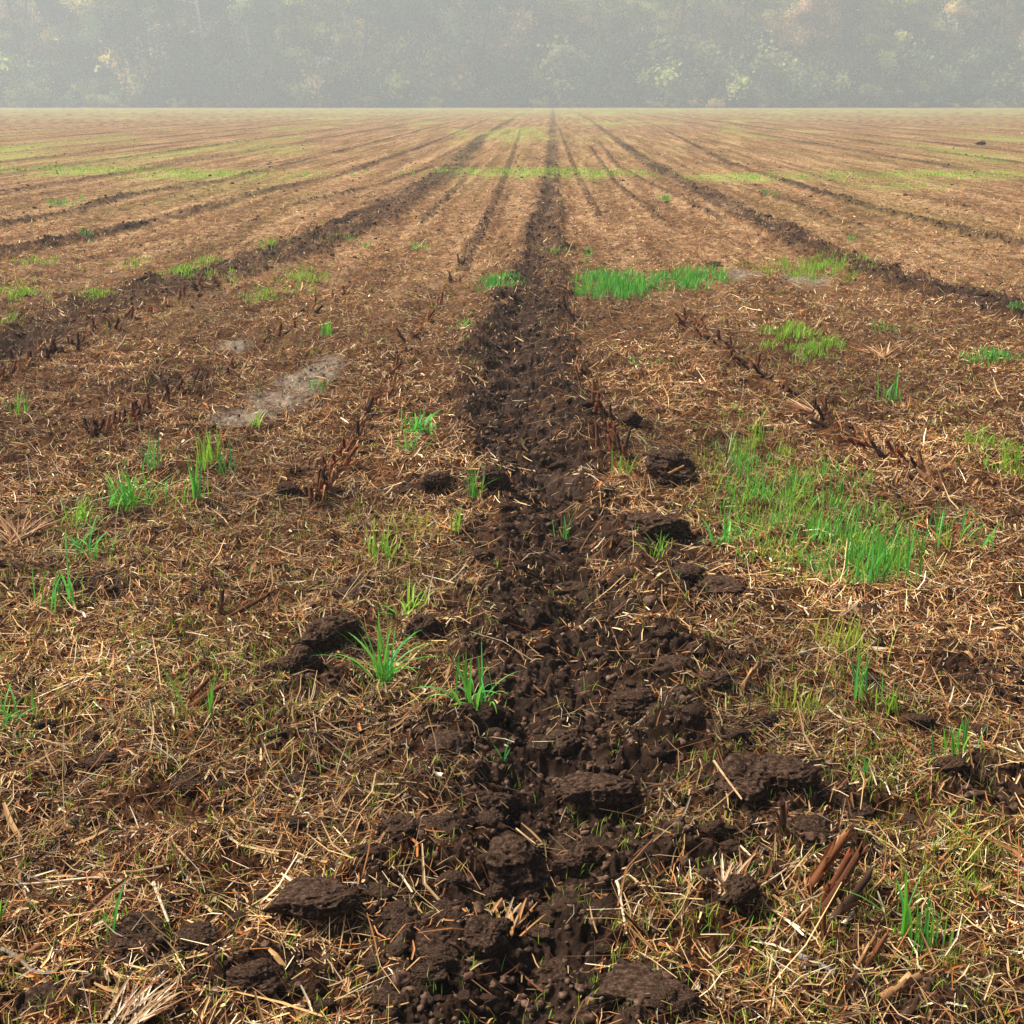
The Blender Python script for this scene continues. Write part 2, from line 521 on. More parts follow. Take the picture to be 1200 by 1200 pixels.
def vn3(P, s):
    i = np.floor(P).astype(np.int64); f = P - i; u = f * f * (3 - 2 * f)
    def hv(a, b, c): return _h(i[:, 0] + a + (i[:, 2] + c) * 57, i[:, 1] + b, s) * 2 - 1
    r = 0
    for a in (0, 1):
        for b in (0, 1):
            for c in (0, 1):
                r = r + hv(a, b, c) * (u[:, 0] if a else 1 - u[:, 0]) * (u[:, 1] if b else 1 - u[:, 1]) * (u[:, 2] if c else 1 - u[:, 2])
    return r


def rock(sub, seed, rough=1.0, flat=.65):
    V, Q = ico(sub)
    r = np.random.default_rng(seed)
    nrm = r.normal(size=(11, 3)); nrm /= np.linalg.norm(nrm, axis=1, keepdims=True)
    off = r.uniform(.62, 1.0, 11)
    d = V @ nrm.T
    lim = np.where(d > .05, off / np.maximum(d, .05), 9)
    rad = -np.log(np.sum(np.exp(-lim * 9), 1)) / 9
    rad = np.clip(rad, .4, 1.15)
    P = V * rad[:, None]
    am = .24 * rough; fr = 1.9
    for o in range(7 if sub > 3 else 3):
        nz = vn3(P * fr + seed * 3.1, 40 + o)
        P = P + V * (am * (nz if o < 1 else -1.5 * np.abs(nz) + .45))[:, None]
        am *= .61; fr *= 2.05
    P[:, 2] *= flat
    P /= np.abs(P[:, :2]).max()
    return P, Q


def crumbs():
    protos = [rock(3, 900 + i, 1.5, .75) for i in range(12)]
    small = [rock(1, 950 + i, 1.5, .8) for i in range(12)]
    Ms = Mesher()
    zz = np.linspace(1.35, 40, 2000)
    dens = 1.0 / (1 + (zz / 4.0) ** 2.2) * (zz * .86 + .8)
    cdf = np.cumsum(dens); cdf /= cdf[-1]
    n = 150000
    zc = np.interp(rng.random(n), cdf, zz); Y = (zc - H * st) / ct; X = (.43 * zc + .4) * rng.uniform(-1, 1, n)
    T, c, w = tracks(X, Y)
    keep = rng.random(n) < (.06 + .94 * T ** 1.3)
    X, Y, zc = X[keep], Y[keep], zc[keep]
    Z = height(X, Y)
    R = np.exp(rng.normal(math.log(.0036), .55, len(X))).clip(.0018, .016) * (1 + 1.1 * sstep(4, 14, zc))
    for i in range(24):
        sel = np.arange(len(X)) % 12 == i % 12
        sel &= (R > .009) if i < 12 else (R <= .009)
        P, Q = (protos if i < 12 else small)[i % 12]
        m = int(sel.sum())
        if not m: continue
        a = rng.uniform(0, 6.28, m); ca, sa = np.cos(a), np.sin(a)
        b_ = rng.uniform(-.6, .6, m); cb, sb = np.cos(b_), np.sin(b_)
        sx = rng.uniform(.75, 1.3, m)
        x = P[None, :, 0] * sx[:, None]; y = P[None, :, 1]; zz_ = P[None, :, 2]
        y2 = y * cb[:, None] - zz_ * sb[:, None]; z2 = y * sb[:, None] + zz_ * cb[:, None]
        x3 = x * ca[:, None] - y2 * sa[:, None]; y3 = x * sa[:, None] + y2 * ca[:, None]
        r = R[sel][:, None]
        V = np.stack([x3 * r + X[sel][:, None], y3 * r + Y[sel][:, None], z2 * r + Z[sel][:, None] + r * .15], -1).reshape(-1, 3)
        QQ = (Q[None] + (np.arange(m) * len(P))[:, None, None]).reshape(-1, 3)
        Ms.add(V, QQ, (1, 1, 1))
    obj('soil_crumbs', mesh('soil_crumbs', np.concatenate(Ms.V), np.concatenate(Ms.Q)), M_CRUMB,
        label='small dark crumbs of soil scattered over the track', cat='soil', kind='stuff')


crumbs()

# ------------------------------------------------------------------ clods, each a thing
CLOD = []
for i in range(9):
    P, Q = rock(6, 20 + i, .85, .62)
    CLOD.append(mesh('clod', P, Q)); CLOD[-1].materials.append(M_SOIL)


def clod(px, py, wpx, hpx, label, proto=None, rz=None, sink=.35, group=None, tilt=None):
    """wpx, hpx: full width and height in the picture"""
    X, Y = gp(px, py); X, Y = float(X), float(Y)
    r = wpx / 2 * mper(py) * 1.12
    hz = hpx * mper(py) / 2 * .95
    me = CLOD[(proto if proto is not None else random.randrange(9)) % 9]
    o = obj('soil_clod', me, M_SOIL, None, label, 'soil clod', group)
    z = float(zat(X, Y)[0])
    o.location = (X, Y + r * .3, z + hz * (1 - 2 * sink) + .002)
    o.scale = (r, r * random.uniform(.7, .95), hz / .62)
    o.rotation_euler = (random.uniform(-.15, .15) if tilt is None else tilt, random.uniform(-.15, .15), random.uniform(-.35, .35) if rz is None else rz)
    return o


BIG = [
    (384, 775, 92, 62, 'large pale-topped soil clod just left of the bright grass tuft', 0, .2, .28),
    (352, 800, 66, 48, 'rounded dark clod touching the front left of the large pale-topped clod', 1, 0, .28),
    (495, 752, 46, 40, 'upright dark clod standing on straw right of the large pale-topped clod', 2, .3, .25),
    (368, 1100, 112, 56, 'broad smooth-topped clod lying in the straw near the bottom', 3, .1, .33),
    (228, 1124, 62, 32, 'low grey clod beside a darker ragged clod near the bottom left', 4, 0, .35),
    (158, 1118, 88, 42, 'dark ragged clod left of the low grey clod', 5, .2, .36),
    (786, 570, 62, 48, 'squarish black-faced clod right of the first stubble row, straw across its front', 6, .1, .2),
    (336, 586, 38, 24, 'small square clod alone on the straw left of the track', 7, 0, .25),
    (830, 828, 66, 34, 'dark rounded clod at the right edge of the churned track', 8, 0, .33),
    (786, 818, 54, 24, 'flat grey clod just left of the dark rounded clod at the track edge', 0, .5, .4),
    (848, 702, 74, 32, 'low wide clod below the large grass patch', 2, 0, .4),
    (805, 690, 58, 30, 'dark crumbling clod beside the low wide clod below the grass patch', 4, .4, .4),
    (739, 508, 34, 22, 'small black clod perched beside the stubs right of the track', 1, 0, .15),
    (868, 950, 96, 66, 'large black-faced clod with straw leaning on it, right of the track', 5, -.2, .34),
    (920, 945, 76, 50, 'crumbling clod joined to the right of the large black-faced clod', 3, .2, .40),
    (602, 1030, 104, 84, 'big smooth brown lump in the middle of the muddy track', 6, .9, .40),
    (578, 588, 40, 34, 'light grey clod behind the small grass tuft in the track', 7, 0, .32),
    (405, 702, 66, 30, 'grey slab of earth under the long leaning grass blade', 8, -.5, .35),
    (648, 1135, 66, 40, 'dark hollow-fronted clod in the track near the bottom', 2, 0, .38),
    (862, 1080, 62, 46, 'round dark clod between two straws at the lower right', 0, 0, .33),
    (121, 908, 56, 28, 'dark clod half buried in pale straw at the left', 1, .2, .42),
    (216, 930, 56, 26, 'ragged dark clod in straw between two sprout patches at the left', 4, 0, .42),
    (340, 938, 48, 28, 'low dark clod in straw right of the ragged one', 5, 0, .45),
    (700, 955, 92, 56, 'wide grey-brown lump on the right half of the track', 3, .5, .42),
    (520, 905, 84, 50, 'wide flat lump on the left half of the track', 8, .2, .42),
    (572, 955, 76, 46, 'leaning block of earth above the big smooth lump', 7, .8, .42),
    (518, 1000, 70, 46, 'rounded lump at the left edge of the track', 6, 0, .42),
    (680, 1030, 66, 48, 'furrowed lump touching the right of the big smooth lump', 1, .3, .42),
    (470, 1020, 62, 36, 'dark clod half covered by straw left of the track', 2, 0, .40),
    (560, 1130, 70, 50, 'round-backed clod in the track near the bottom edge', 5, 0, .38),
    (505, 1150, 90, 50, 'broad lump at the bottom left of the track', 4, .2, .44),
    (760, 1195, 120, 44, 'flat-topped lump cut by the bottom edge, under a grey twig', 3, 0, .42),
    (655, 885, 66, 46, 'grey-topped lump with a dark hollow behind it in the track', 0, .2, .42),
    (750, 850, 60, 40, 'knobbly lump on the right of the track above the hollow', 6, 0, .42),
    (765, 640, 84, 34, 'long smooth ridge of mud on the right of the track', 7, .5, .42),
    (670, 690, 60, 34, 'pale crumbly lump where the furrow bends', 2, 0, .42),
    (510, 578, 40, 24, 'dark clod at the left edge of the track behind straw', 8, 0, .35),
    (1155, 358, 16, 8, 'small dark clod on pale ground at the far right', 1, 0, .2),
    (1150, 170, 14, 5, 'tiny dark clod far off near the right edge', 0, 0, .1),
    (958, 1000, 60, 42, 'dark clod behind the bundle of broken corn stalks', 4, 0, .38),
    (1002, 960, 56, 40, 'crumbling dark mound right of the straw bundle', 5, .4, .42),
    (1113, 930, 46, 26, 'small dark clod in the straw at the right', 2, 0, .38),
    (1078, 862, 34, 20, 'black clod in a hollow near the right edge', 3, 0, .3),
    (895, 865, 40, 24, 'knobbly clod with a leaf of straw beside it', 8, 0, .35),
    (300, 1180, 66, 46, 'dark crumbling clod at the bottom edge, left of the track', 6, 0, .42),
    (40, 1190, 70, 36, 'black clod at the bottom left corner', 5, 0, .4),
    (1015, 815, 30, 16, 'small clod beneath thin grass at the right', 7, 0, .4),
    (688, 298, 12, 6, 'small black clod at the right edge of the far track', 4, 0, .2),
    (836, 312, 20, 6, 'low dark clod beside the far grass patch', 6, 0, .2),
]
for px, py, w, h_, lb, pr, rz, sk in BIG:
    clod(px, py, w, h_, lb, pr, rz, sk)
# the countless middling ones of the track: a group
GRP_CL = 'clods of the churned track'
k = 0
while k < 190:
    py = 420 + 800 * random.random() ** .8
    Yc = float(gp(640, py)[1])
    cx = float(np.interp(Yc, *MAIN_C)); wx = float(np.interp(Yc, MW_Y, MW_W))
    X = cx + random.uniform(-1.05, 1.05) * wx
    T = float(tracks(np.array([X]), np.array([Yc]))[0][0])
    if T < .5: continue
    x0 = float(gp(600, py)[0]); px = 600 + (X - x0) / mper(py)
    w = random.choice((16, 20, 24, 30, 38)) * (py / 1000) ** .8
    clod(px, py, w, w * random.uniform(.45, .65), 'dark brown soil clod among the crumbled earth of the muddy track', sink=.35, group=GRP_CL)
    k += 1

k = 0
while k < 70:
    py = 560 + 640 * random.random() ** .8; px = random.uniform(-20, 1220)
    X, Y = gp(px, py)
    if float(tracks(np.atleast_1d(X), np.atleast_1d(Y))[0][0]) > .45 or (830 < px < 1080 and 520 < py < 700): continue
    w = random.choice((14, 18, 24, 32)) * (py / 1000) ** .8
    clod(px, py, w, w * random.uniform(.45, .65), 'small dark soil clod lying among the pale straw beside the track', sink=.4, group='small clods in the straw')
    k += 1

# ------------------------------------------------------------------ corn stubs
def tube(path_, rad, n=10, jag=0.0, seed=0, hollow=True):
    r = np.random.default_rng(seed)
    P = np.asarray(path_, float); k = len(P)
    a = np.linspace(0, 2 * math.pi, n, endpoint=False)
    V = []
    for i in range(k):
        t = P[min(i + 1, k - 1)] - P[max(i - 1, 0)]; t /= np.linalg.norm(t)
        s = np.cross(t, (0.13, .2, 1.0) if abs(t[2]) < .9 else (1.0, 0, 0)); s /= np.linalg.norm(s); u = np.cross(t, s)
        ring = P[i] + rad[i] * (np.cos(a)[:, None] * s + np.sin(a)[:, None] * u)
        if i == k - 1 and jag:
            ring = ring + t * (r.uniform(-jag, jag, n)[:, None])
        V.append(ring)
    if hollow:
        V.append(P[-1] + (V[-1] - P[-1]) * .72)
        V.append(P[-1] - (P[-1] - P[-2]) * .25 + (V[-2] - P[-1]) * .5)
    V = np.concatenate(V); kk = len(V) // n
    i = np.arange(n); Q = []
    for j in range(kk - 1):
        Q.append(np.stack([j * n + i, j * n + (i + 1) % n, (j + 1) * n + (i + 1) % n, (j + 1) * n + i], 1))
    return V, np.concatenate(Q)


STUBS = []
for i in range(6):
    r = np.random.default_rng(300 + i)
    h0 = 1.0; rad = .095
    zs = np.array([-.25, 0, .2, .34, .37, .40, .6, .8, .93, 1.0])
    rr = rad * np.array([1.25, 1.2, 1.05, 1.0, 1.18, 1.0, .96, .93, .92, .97])
    bx = r.uniform(-.12, .12, 2)
    pth = [(bx[0] * z * z, bx[1] * z * z, z) for z in zs]
    V, Q = tube(pth, rr, 12, .14, i)
    base = np.array([(.16, .062, .026), (.24, .095, .038), (.08, .034, .018), (.36, .19, .085), (.17, .052, .02), (.06, .03, .018)][i])
    C = base * (1 + .25 * np.sin(np.arctan2(V[:, 1], V[:, 0]) * 3 + i)[:, None]) * np.where(V[:, 2:3] > .97, 1.5, 1)
    stalk = mesh('stalk', V, Q, C); stalk.materials.append(M_STALK)
    m = 7
    P = np.zeros((m, 4, 3)); side = np.zeros((m, 3)); Wd = np.zeros((m, 4))
    for j in range(m):
        a = r.uniform(0, 6.28); d = np.array([math.cos(a), math.sin(a), 0])
        z0 = r.uniform(-.1, .4); ln = r.uniform(.3, .75); o_ = r.uniform(.05, .35)
        P[j] = [d * .10 + (0, 0, z0), d * (.12 + o_ * .3) + (0, 0, z0 + ln * .5), d * (.13 + o_ * .8) + (0, 0, z0 + ln * .8), d * (.14 + o_ * 1.3) + (0, 0, z0 + ln * .75)]
        side[j] = (-math.sin(a), math.cos(a), 0); Wd[j] = r.uniform(.025, .06) * np.array([1, 1.1, .8, .2])
    V, Q, CC = strips(P, Wd, side, base * r.uniform(.9, 1.9, (m, 1)), .3)
    husk = mesh('husk', V, Q, CC); husk.materials.append(M_STRAW)
    STUBS.append((stalk, husk))


def stub(px, py, hpx, lean, az, label, group, proto=None, fat=1.0, lift=0.0):
    """hpx: length seen in the picture; lean (radians from upright) towards azimuth az"""
    X, Y = gp(px, py); X, Y = float(X), float(Y)
    L = hpx * mper(py) * 1.05
    s, h_ = STUBS[(random.randrange(6) if proto is None else proto) % 6]
    o = obj('corn_stub', s, M_STALK, None, label, 'corn stub', group)
    obj('husk', h_, M_STRAW, o)
    o.location = (X, Y, float(zat(X, Y)[0]) + lift)
    d = Vector((math.sin(lean) * math.cos(az), math.sin(lean) * math.sin(az), math.cos(lean)))
    o.rotation_mode = 'QUATERNION'
    o.rotation_quaternion = d.to_track_quat('Z', 'Y')
    f = .0105 / .095 * fat * random.uniform(.8, 1.15)
    o.scale = (f, f, L)
    return o


def stub_row(key, n, hp, label, group, lean=.5, az=1.2, fat=1.0):
    pts = ROWS[key]
    Yp, Xp = ROWP[key]
    p = np.array(pts, float)
    s = np.linspace(0, 1, len(p))
    for i in range(n):
        t = np.clip((i + random.uniform(-.8, .8)) / (n - 1), 0, 1) ** 1.5
        px = np.interp(t, s, p[:, 0]) + random.gauss(0, 5); py = np.interp(t, s, p[:, 1]) + random.gauss(0, 3)
        sc = (py - 116) / 420
        stub(px, py, hp * sc * random.uniform(.3, 1.1), abs(random.gauss(lean, .4)), az + random.gauss(0, .9), label, group, fat=fat * .60)


stub_row('L1', 60, 26, 'short red-brown corn stub in the stubble row just left of the muddy track', 'stubs of the row left of the track', .45, .8)
stub_row('L2', 60, 24, 'dark corn stub in the short stubble row left of the grey silt patches', 'stubs of the row left of the silt', .5, .6)
stub_row('L3', 50, 24, 'dark corn stub in the stubble row entering at the left edge', 'stubs of the row at the left edge', .5, .8)
stub_row('R1', 40, 25, 'red-brown corn stub in the stubble row just right of the muddy track', 'stubs of the row right of the track', .35, 1.8)
stub_row('R2', 70, 25, 'leaning dark corn stub in the long slanting stubble row above the big grass patch', 'stubs of the row above the big grass patch', .65, 2.6)
# the broken stalks at the lower right
for a in [(966, 1020, 50, .75, .55, 'slim top stalk of the red-brown stalk bundle at the lower right', 3, .9),
          (952, 1052, 66, .55, .30, 'leftmost thick stalk of the red-brown stalk bundle at the lower right', 1, 1.15),
          (960, 1066, 68, .62, .35, 'second thick stalk of the red-brown stalk bundle at the lower right', 4, 1.1),
          (968, 1078, 74, .62, .40, 'third, darkest stalk of the red-brown stalk bundle at the lower right', 0, 1.1),
          (976, 1096, 66, .95, .55, 'low fourth stalk of the bundle, lying nearly flat at the lower right', 5, 1.05),
          (963, 1124, 44, .12, 1.5, 'thin upright red stub standing in front of the stalk bundle', 4, .6),
          (1003, 1150, 46, .9, .8, 'thin slanting stalk below the stalk bundle', 3, .6),
          (1018, 1140, 36, 1.0, .8, 'short orange stalk beside the thin slanting stalk', 1, .7),
          (1040, 1185, 48, 1.25, .5, 'orange stalk lying at the bottom edge on the right', 3, 1.1),
          (1062, 1200, 50, 1.1, .6, 'dark ribbed stalk standing out of the bottom edge on the right', 5, 1.2),
          (916, 1000, 42, .1, 1.5, 'upright black stub in front of the crumbling clod at the right', 2, .8),
          (258, 727, 26, .45, 1.2, 'short dark stub standing in pale straw at the left', 2, .8),
          (275, 728, 46, 1.2, .5, 'brown stalk lying beside the short dark stub at the left', 0, .8),
          (212, 840, 48, 1.1, .8, 'red stalk of the small bundle lying at the left', 4, .8),
          (222, 842, 44, 1.15, .7, 'second red stalk of the small bundle lying at the left', 1, .8),
          (228, 848, 36, 1.2, .5, 'short third stalk of the small bundle lying at the left', 0, .7),
          (870, 820, 34, .9, .8, 'short pale stub leaning at the right edge of the track', 3, .9),
          (700, 540, 30, .2, 1.6, 'thick upright stub at the foot of the row right of the track', 0, 1.1),
          (727, 545, 34, .6, .9, 'thick stub leaning away at the foot of the row right of the track', 5, 1.0)]:
    stub(a[0], a[1], a[2] * 1.0, a[3], a[4], a[5], None, a[6], a[7] * .54, .002)

# ------------------------------------------------------------------ twigs and long straws, each a thing
def stick(name, pts, r0, r1, col, label, cat, lift=.006, hs=None, n=8):
    """pts: picture points along it; hs: heights over the ground"""
    p = np.array(pts, float)
    X, Y = gp(p[:, 0], p[:, 1])
    Z = zat(X, Y)
    Z = np.maximum(Z, Z.mean() - .004) + lift
    if hs is not None:
        # shift towards the camera so that it still stands where it is seen
        hs = np.array(hs); f = (H - hs) / H; X = X * f; Y = Y * f; Z = zat(X, Y) * 0 + hs + Z.mean()
    t = np.linspace(0, 1, len(X)); tt = np.linspace(0, 1, 4 * len(X))
    P = np.stack([np.interp(tt, t, X), np.interp(tt, t, Y), np.interp(tt, t, Z)], 1)
    ker = np.array([.25, .5, .25])
    for _ in range(3):
        P[1:-1] = .25 * P[:-2] + .5 * P[1:-1] + .25 * P[2:]
    rad = np.linspace(r0, r1, len(P)) * (1 + .12 * np.sin(np.arange(len(P)) * 2.1))
    V, Q = tube(P - P[0], rad, n, 0, 1, False)
    nn_ = len(P)
    caps = []
    o = obj(name, mesh(name, V, Q, np.array(col) * (1 + .15 * np.sin(V[:, 0:1] * 300))), M_STALK, None, label, cat)
    o.location = P[0]
    return o


PALE = (.72, .60, .44); TAN = (.5, .33, .18); RED = (.30, .13, .055); GREY = (.20, .19, .18); DARK = (.07, .04, .028)
for a in [
    ('twig', [(2, 1118), (22, 1128), (36, 1140), (52, 1146), (70, 1152)], .0035, .0025, GREY, 'smooth bent grey twig lying at the bottom left edge', 'twig'),
    ('twig', [(702, 1192), (725, 1176), (755, 1166), (788, 1162)], .0022, .0014, GREY, 'thin curved grey twig arching over mud at the bottom', 'twig'),
    ('dry_straw', [(722, 1050), (724, 1068), (730, 1090), (734, 1112)], .0024, .0018, PALE, 'pale bent straw stem at the right edge of the track near the bottom', 'straw'),
    ('dry_straw', [(722, 1050), (735, 1046), (748, 1052)], .0016, .0010, PALE, 'short pale straw end above the bent straw stem', 'straw'),
    ('dry_straw', [(181, 1050), (188, 1076), (199, 1098)], .0028, .0018, PALE, 'flat pale bent straw near the ragged clod at the bottom left', 'straw'),
    ('dry_straw', [(968, 848), (972, 862), (990, 871), (1015, 877), (1030, 890)], .0016, .0010, PALE, 'thin pale hooked straw curling at the right', 'straw'),
    ('fallen_cornstalk', [(1024, 898), (1055, 888), (1080, 899)], .0050, .0035, RED, 'angled red-brown stalk lying over dark earth at the right', 'stalk'),
    ('fallen_cornstalk', [(1008, 910), (1030, 905), (1052, 896)], .0040, .0030, RED, 'second red-brown stalk lying just below the angled one', 'stalk'),
    ('dry_straw', [(782, 582), (800, 573)], .0040, .0030, (.55, .27, .10), 'orange straw lying across the squarish black-faced clod', 'straw', .05),
    ('fallen_cornstalk', [(316, 880), (350, 869), (412, 857)], .0040, .0028, DARK, 'long dark stalk lying over a hollow left of the curly tuft', 'stalk'),
    ('dry_straw', [(20, 1020), (30, 1055), (38, 1090)], .0022, .0016, TAN, 'thin tan straw standing slantwise near the left edge', 'straw'),
    ('dry_straw', [(20, 1052), (60, 1046), (120, 1046), (152, 1056)], .0020, .0014, PALE, 'long pale arching straw at the lower left', 'straw'),
    ('dry_straw', [(140, 992), (210, 990), (280, 992)], .0016, .0012, PALE, 'very long thin pale straw lying level at the lower left', 'straw'),
    ('fallen_cornstalk', [(12, 1142), (30, 1124), (48, 1112)], .0055, .0050, RED, 'stout red-brown stalk behind the bent grey twig', 'stalk'),
    ('fallen_cornstalk', [(120, 1044), (160, 1032), (196, 1024)], .0036, .0026, TAN, 'brown split stalk lying at the lower left', 'stalk'),
    ('dry_straw', [(835, 932), (850, 952), (868, 972)], .0022, .0016, TAN, 'tan straw leaning on the large black-faced clod', 'straw', .02),
    ('dry_straw', [(936, 1140), (955, 1152), (978, 1168)], .0045, .0030, GREY, 'grey stem lying below the stalk bundle', 'straw'),
    ('dry_straw', [(890, 1052), (915, 1038), (936, 1025)], .0016, .0012, PALE, 'pale slanting straw left of the stalk bundle', 'straw'),
    ('dry_straw', [(985, 1115), (990, 1100), (998, 1085)], .0036, .0026, PALE, 'pale straw stem leaning right of the thin upright red stub', 'straw'),
    ('dry_straw', [(935, 785), (960, 780), (982, 776)], .0030, .0015, PALE, 'pale pointed straw below the yellowish grass tuft', 'straw'),
    ('dry_straw', [(672, 566), (690, 572), (712, 582)], .0020, .0012, PALE, 'pale forked straw on the right side of the track', 'straw'),
    ('fallen_cornstalk', [(1145, 608), (1170, 612), (1200, 612)], .0040, .0030, DARK, 'dark stalk lying at the right edge beyond the grass patch', 'stalk'),
    ('dry_straw', [(60, 835), (100, 820), (165, 828)], .0016, .0010, TAN, 'thin brown straw in front of the far-left grass at the left', 'straw'),
    ('dry_straw', [(500, 932), (508, 936), (520, 942)], .0050, .0040, (.85, .76, .62), 'small white chip of stalk on the left of the track', 'straw'),
    ('dry_straw', [(605, 968), (628, 996)], .0014, .0010, TAN, 'thin tan straw lying on mud above the big smooth lump', 'straw'),
]:
    stick(*a)


def fan(px, py, n, lpx, a0, a1, up, label, cols, r=.0014):
    """a bunch of straws spreading from one foot: one thing"""
    X, Y = gp(px, py); X, Y = float(X), float(Y); z = float(zat(X, Y)[0]); L0 = lpx * mper(py)
    P = np.zeros((n, 4, 3)); side = np.zeros((n, 3)); Wd = np.zeros((n, 4)); C = np.zeros((n, 3))
    for j in range(n):
        a = random.uniform(a0, a1); L = L0 * random.uniform(.55, 1.1); u = random.uniform(.1, 1) * up
        d = np.array([math.cos(a), math.sin(a), 0]); o = np.array([random.gauss(0, .012), random.gauss(0, .012), 0])
        for q, t in enumerate((0, .33, .67, 1)):
            P[j, q] = o + d * L * t * (1 - u * .3) + np.array([0, 0, .004 + L * (u * t - .35 * u * t * t)])
        side[j] = (-math.sin(a), math.cos(a), random.uniform(-.4, .4)); Wd[j] = r * random.uniform(.7, 1.6) * np.array([1, 1, .8, .3])
        C[j] = np.array(random.choice(cols)) * random.uniform(.7, 1.2)
    side /= np.linalg.norm(side, axis=1, keepdims=True)
    V, Q, CC = strips(P, Wd, side, C, .5)
    o = obj('straw_bunch', mesh('straw_bunch', V, Q, CC), M_STRAW, None, label, 'straw bunch')
    o.location = (X, Y, z)


fan(150, 1215, 36, 76, .2, 1.9, .5, 'fan of pale straws spreading at the bottom left edge', [PALE, TAN, TAN, RED], .0014)
fan(18, 640, 60, 80, .7, 2.8, .6, 'heap of long red-brown straws at the left edge', [RED, RED, TAN, (.4, .18, .07)], .0020)
fan(1035, 425, 40, 56, .6, 2.8, .5, 'dry straw bunch on dark ground beyond the big grass patch', [TAN, RED, RED], .0024)
fan(955, 490, 30, 60, 1.8, 2.9, .35, 'pale brown straw bunch at the head of the slanting stubble row', [TAN, RED, RED], .0020)
fan(375, 760, 0 + 12, 50, 1.0, 2.4, .9, 'few thin straws standing behind the large pale-topped clod', [PALE, TAN], .0013)
fan(590, 1095, 26, 46, .8, 2.6, 1.0, 'orange straw bunch standing in the track near the bottom', [(.55, .27, .10), TAN], .0018)
fan(850, 1075, 24, 60, .6, 2.4, .8, 'pale straws arching above the round dark clod at the lower right', [PALE, TAN, RED], .0015)

# ------------------------------------------------------------------ grass
G1 = np.array((.21, .54, .04)); G2 = np.array((.055, .36, .075)); G3 = np.array((.34, .50, .04)); G4 = np.array((.46, .52, .08))


def blades(X, Y, Z, L, lean, az, wd, C, k=5):
    n = len(X)
    t = np.linspace(0, 1, k)[None, :]
    L = L[:, None]; le = lean[:, None]
    ang = le * (.35 + 1.3 * t)                     # angle from upright grows along the blade
    ds = L / (k - 1)
    hor = np.cumsum(np.sin(ang) * ds, 1) - np.sin(ang[:, :1]) * ds
    ver = np.cumsum(np.cos(ang) * ds, 1) - np.cos(ang[:, :1]) * ds
    P = np.stack([X[:, None] + hor * np.cos(az)[:, None], Y[:, None] + hor * np.sin(az)[:, None], Z[:, None] + ver - .003], -1)
    tw = az + rng.normal(0, .5, n)
    side = np.stack([-np.sin(tw), np.cos(tw), np.zeros(n)], 1)
    prof = np.interp(np.linspace(0, 1, k), [0, .15, .5, .8, 1], [.55, .9, 1, .6, .04])
    Wd = wd[:, None] * prof[None, :]
    C2 = C[:, None, :] * np.interp(np.linspace(0, 1, k), [0, .12, .4, 1], [1.0, 1, 1, 1])[None, :, None]
    return strips(P, Wd, side, C2, .35)


def bcol(n, mixv, r=rng):
    a = r.random((n, 1))
    pal = {'g': (G1, G2), 'y': (G3, G1), 'yy': (G4, G3), 'b': (G2, G1)}[mixv]
    return (pal[0] * (1 - a) + pal[1] * a) * r.uniform(.75, 1.25, (n, 1))


def tuft(px, py, hpx, n, label, spread=.45, mixv='g', wmm=2.0, foot=.012, group=None, az=None, back=0):
    X, Y = gp(px, py); X, Y = float(X), float(Y); z = float(zat(X, Y)[0])
    L = rng.uniform(.55, 1.12, n) * hpx * mper(py) * 1.38
    lean = np.abs(rng.normal(spread, spread * .6, n)).clip(0, 1.7)
    aa = rng.uniform(0, 6.283, n) if az is None else rng.normal(az, .5, n)
    foot = 0 if n < 7 else foot
    fx = rng.normal(0, foot, n); fy = rng.normal(0, foot, n)
    foot_z = np.zeros(n)
    V, Q, CC = blades(fx, fy, foot_z, L, lean, aa, rng.uniform(.6, 1.2, n) * wmm / 850, bcol(n, mixv), 8)
    o = obj('grass_tuft', mesh('grass_tuft', V, Q, CC), M_GRASS, None, label, 'grass tuft', group)
    o.location = (X, Y, z)
    return o


tuft(450, 812, 62, 26, 'bright arching grass tuft just right of the large pale-topped clod', .6, 'g', 2.6, .008)
tuft(552, 850, 52, 24, 'curly grass tuft on bare soil at the left edge of the track', .7, 'g', 2.3, .018)
tuft(476, 720, 40, 16, 'low grass tuft with bent tips above the bright arching tuft', .8, 'y', 2.2, .018)
tuft(472, 722, 70, 2, 'single long grass blade leaning far to the left over the grey slab', 1.25, 'b', 3.0, .003, az=math.pi * .93)
tuft(150, 592, 44, 60, 'bushy green grass tuft standing out of straw at the left', .55, 'g', 2.2, .035)
tuft(232, 592, 46, 14, 'slim upright grass tuft right of the bushy one', .15, 'b', 2.2, .010)
tuft(216, 592, 28, 24, 'thin yellowish grass left of the slim upright tuft', .3, 'y', 1.3, .035)
tuft(88, 618, 34, 26, 'loose green grass tuft in straw near the left edge', .5, 'y', 2.0, .03)
tuft(98, 655, 40, 22, 'sprawling grass tuft below the loose one near the left edge', .7, 'b', 2.2, .03)
tuft(62, 722, 60, 14, 'tall thin grass blades standing near the left edge', .22, 'g', 2.0, .03)
tuft(180, 548, 34, 16, 'small upright grass tuft behind the bushy one', .25, 'g', 2.0, .016)
tuft(246, 545, 34, 30, 'wispy grass tuft beside the grey silt patch, left one', .25, 'y', 1.7, .025)
tuft(263, 550, 26, 16, 'wispy grass tuft beside the grey silt patch, right one', .3, 'g', 1.7, .015)
tuft(24, 486, 26, 18, 'small dark green tuft near the left edge beside stubble', .25, 'b', 2.2, .02)
tuft(298, 506, 20, 10, 'tiny grass tuft on the near silt patch', .6, 'y', 2.2, .01)
tuft(558, 590, 34, 16, 'small upright tuft in front of the light grey clod', .3, 'g', 2.2, .012)
